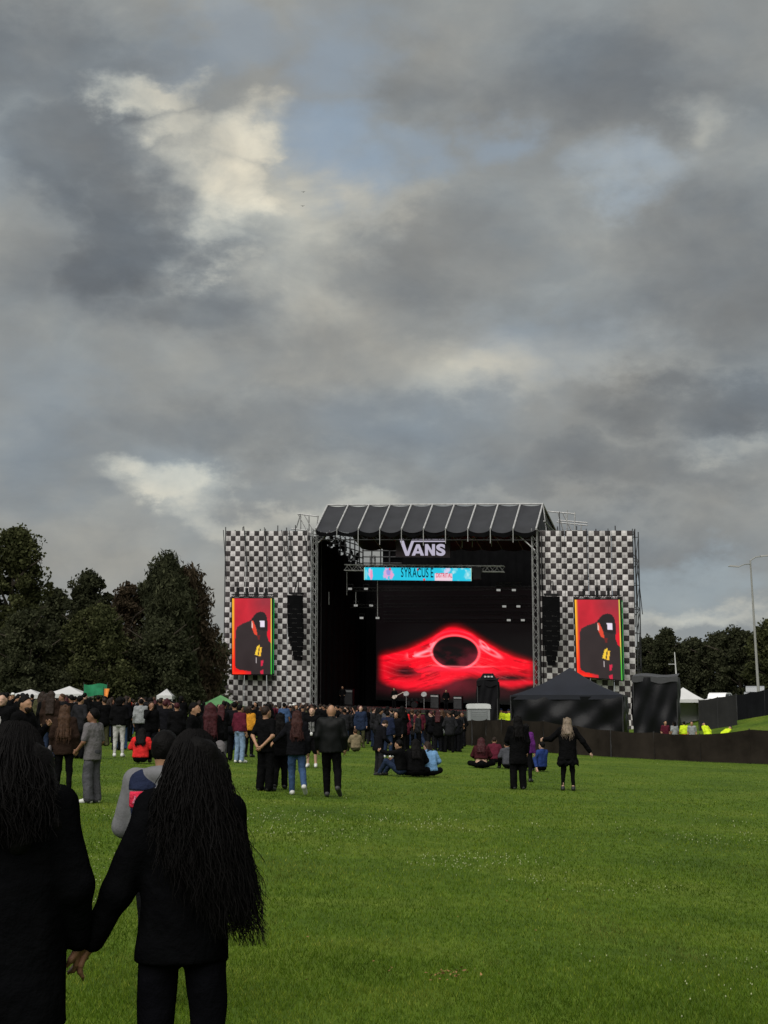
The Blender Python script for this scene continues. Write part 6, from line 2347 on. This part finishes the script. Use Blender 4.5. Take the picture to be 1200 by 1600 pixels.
def ends1(n, rg, rt):
    # ends hang from the left shoulder blade to well out on the right, longest at the right
    u = np.clip(.5 + rt[:, 0] / .19 * .46 + rg.normal(size=n) * .17, 0, 1)
    px = 232 + 180 * u
    py = 1285 + 150 * u ** .8 + rg.normal(size=n) * 28 + 25 * rg.random(n)
    dy = -.13 + .05 * rg.normal(size=n) + .05 * (u > .75)
    return np.array([tuple(P(a, min(b, 1478), D1 + c)) for a, b, c in zip(px, py, dy)])


curly(w1, loc1, hd1, (.098 * s1, .114 * s1, .128 * s1), ends1, 3600, 19, 5, rad=.0018)
# a few loose locks at the lower right
def ends1b(n, rg, rt):
    px = rg.uniform(366, 411, n)
    py = 1385 + rg.uniform(0, 95, n) - np.maximum(0, px - 398) * 1.5
    return np.array([tuple(P(a, b, D1 - .05 + c)) for a, b, c in zip(px, py, rg.normal(size=n) * .03)])


curly(w1, loc1, hd1 + np.array((.03, 0, -.02)), (.100 * s1, .10 * s1, .09 * s1), ends1b, 260, 36, 6, amp=(.003, .013), rad=.0016, fly=.016)

# ---- left woman
D2, H2 = 5.25, 1.60
loc2 = ground_at(28, D2)
s2 = H2 / 1.75
LC2 = lambda px, py, dy=0.0: tuple((P(px, py, D2 + dy) - loc2) / s2)
f2 = Fig(pose=dict(elR=LC2(119, 1385, .0), wrR=LC2(124, 1470, .10), knL=(-.09, .03, .50), knR=(.09, .03, .50)), shoulder=.98, build=1.06, head=(0, .10))
x_hair2 = [ell(f2.H((0, -.008, .015)), (.090, .102, .104), f2.hR)]
for (a, b, ra, rb) in (((40, 1190, -.05), (30, 1320, -.10), .06, .05), ((58, 1200, -.03), (84, 1290, -.06), .055, .04), ((20, 1200, -.03), (-20, 1310, -.08), .06, .05), ((10, 1190, .0), (-5, 1260, .0), .05, .05), ((60, 1190, .0), (74, 1240, .0), .045, .045)):
    x_hair2.append(cap(LC2(*a), LC2(*b), ra, rb))
w2 = put_person('woman in black cut by the left edge, left one of the couple holding hands', loc2, H2, 0, f2, ('coat', coat_black, .62), (jean_black, .02, 1), None, skin='brown', res=.011,
                extras=[('hair', x_hair2, HAIR['black'], .05, .010, 34, None, .011)])
hd2 = np.array(loc2) + f2.hd * s2


def ends2(n, rg, rt):
    u = np.clip(.5 + rt[:, 0] / .2 * .45 + rg.normal(size=n) * .14, 0, 1)
    px = -50 + 145 * u
    py = 1260 + 80 * rg.random(n) - 30 * u
    return np.array([tuple(P(a, b, D2 - .14 + c)) for a, b, c in zip(px, py, rg.normal(size=n) * .04)])


curly(w2, loc2, hd2, (.112 * s2, .122 * s2, .132 * s2), ends2, 1700, 14, 9, amp=(.0015, .007), rad=.0019)

# ---- man in grey hoodie with navy and red panels, just ahead of them
D3 = 8.5
loc3 = ground_at(261, D3)
H3 = P(252, 1143, D3).z - loc3.z
s3 = H3 / 1.75
f3 = Fig(pose=dict(elL=(-.275, .03, 1.13), wrL=(-.16, .24, 1.02), elR=(.27, .08, 1.13), wrR=(.14, .24, 1.08), knL=(-.07, .03, .50), anL=(-.065, -.02, .085), toL=(-.07, .15, .035), knR=(.02, .06, .50), anR=(-.02, .07, .085), toR=(-.02, .23, .035)),
         shoulder=1.06, build=1.05, head=(-.25, .05))


def slab(z0, z1, x0, x1):
    return lambda X, Y, Z: np.maximum(np.maximum(z0 - Z, Z - z1), np.maximum(x0 - X, X - x1)) + 0 * Y


put_person('short-haired man in grey hoodie with navy and red panels beyond the couple', loc3, H3, math.radians(-8), f3, ('hoodie', mat('heather_grey', (.125, .125, .133), .9, .15, 30, .3, 60, .01, spec=.03), .80), (CL['ink'], .02, 1),
           ('short', HAIR['black']), skin='tan', res=.012,
           extras=[('navy_panel', f3.torso(.042, flare=.02), CL['navy'], .035, .006, 20, slab(1.372, 1.53, -.215, .215)), ('red_panel', f3.torso(.043, flare=.02), cloth('panel_red', (.42, .022, .05)), .035, .006, 20, slab(1.262, 1.370, -.20, .20)),
                   ('navy_panel', f3.torso(.042, flare=.02), CL['navy'], .035, .006, 20, slab(.90, 1.260, -.19, .19)),
                   ('panel_lettering', [cap((x, -.162, 1.295), (x + .012, -.160, 1.338), .010) for x in (-.15, -.11, -.07, -.03, .02, .07, .12)], CL['pink'], .004),
                   ('piping', [cap((-.196, -.07, 1.24), (-.222, -.03, 1.44), .010)], CL['white'], .01)])
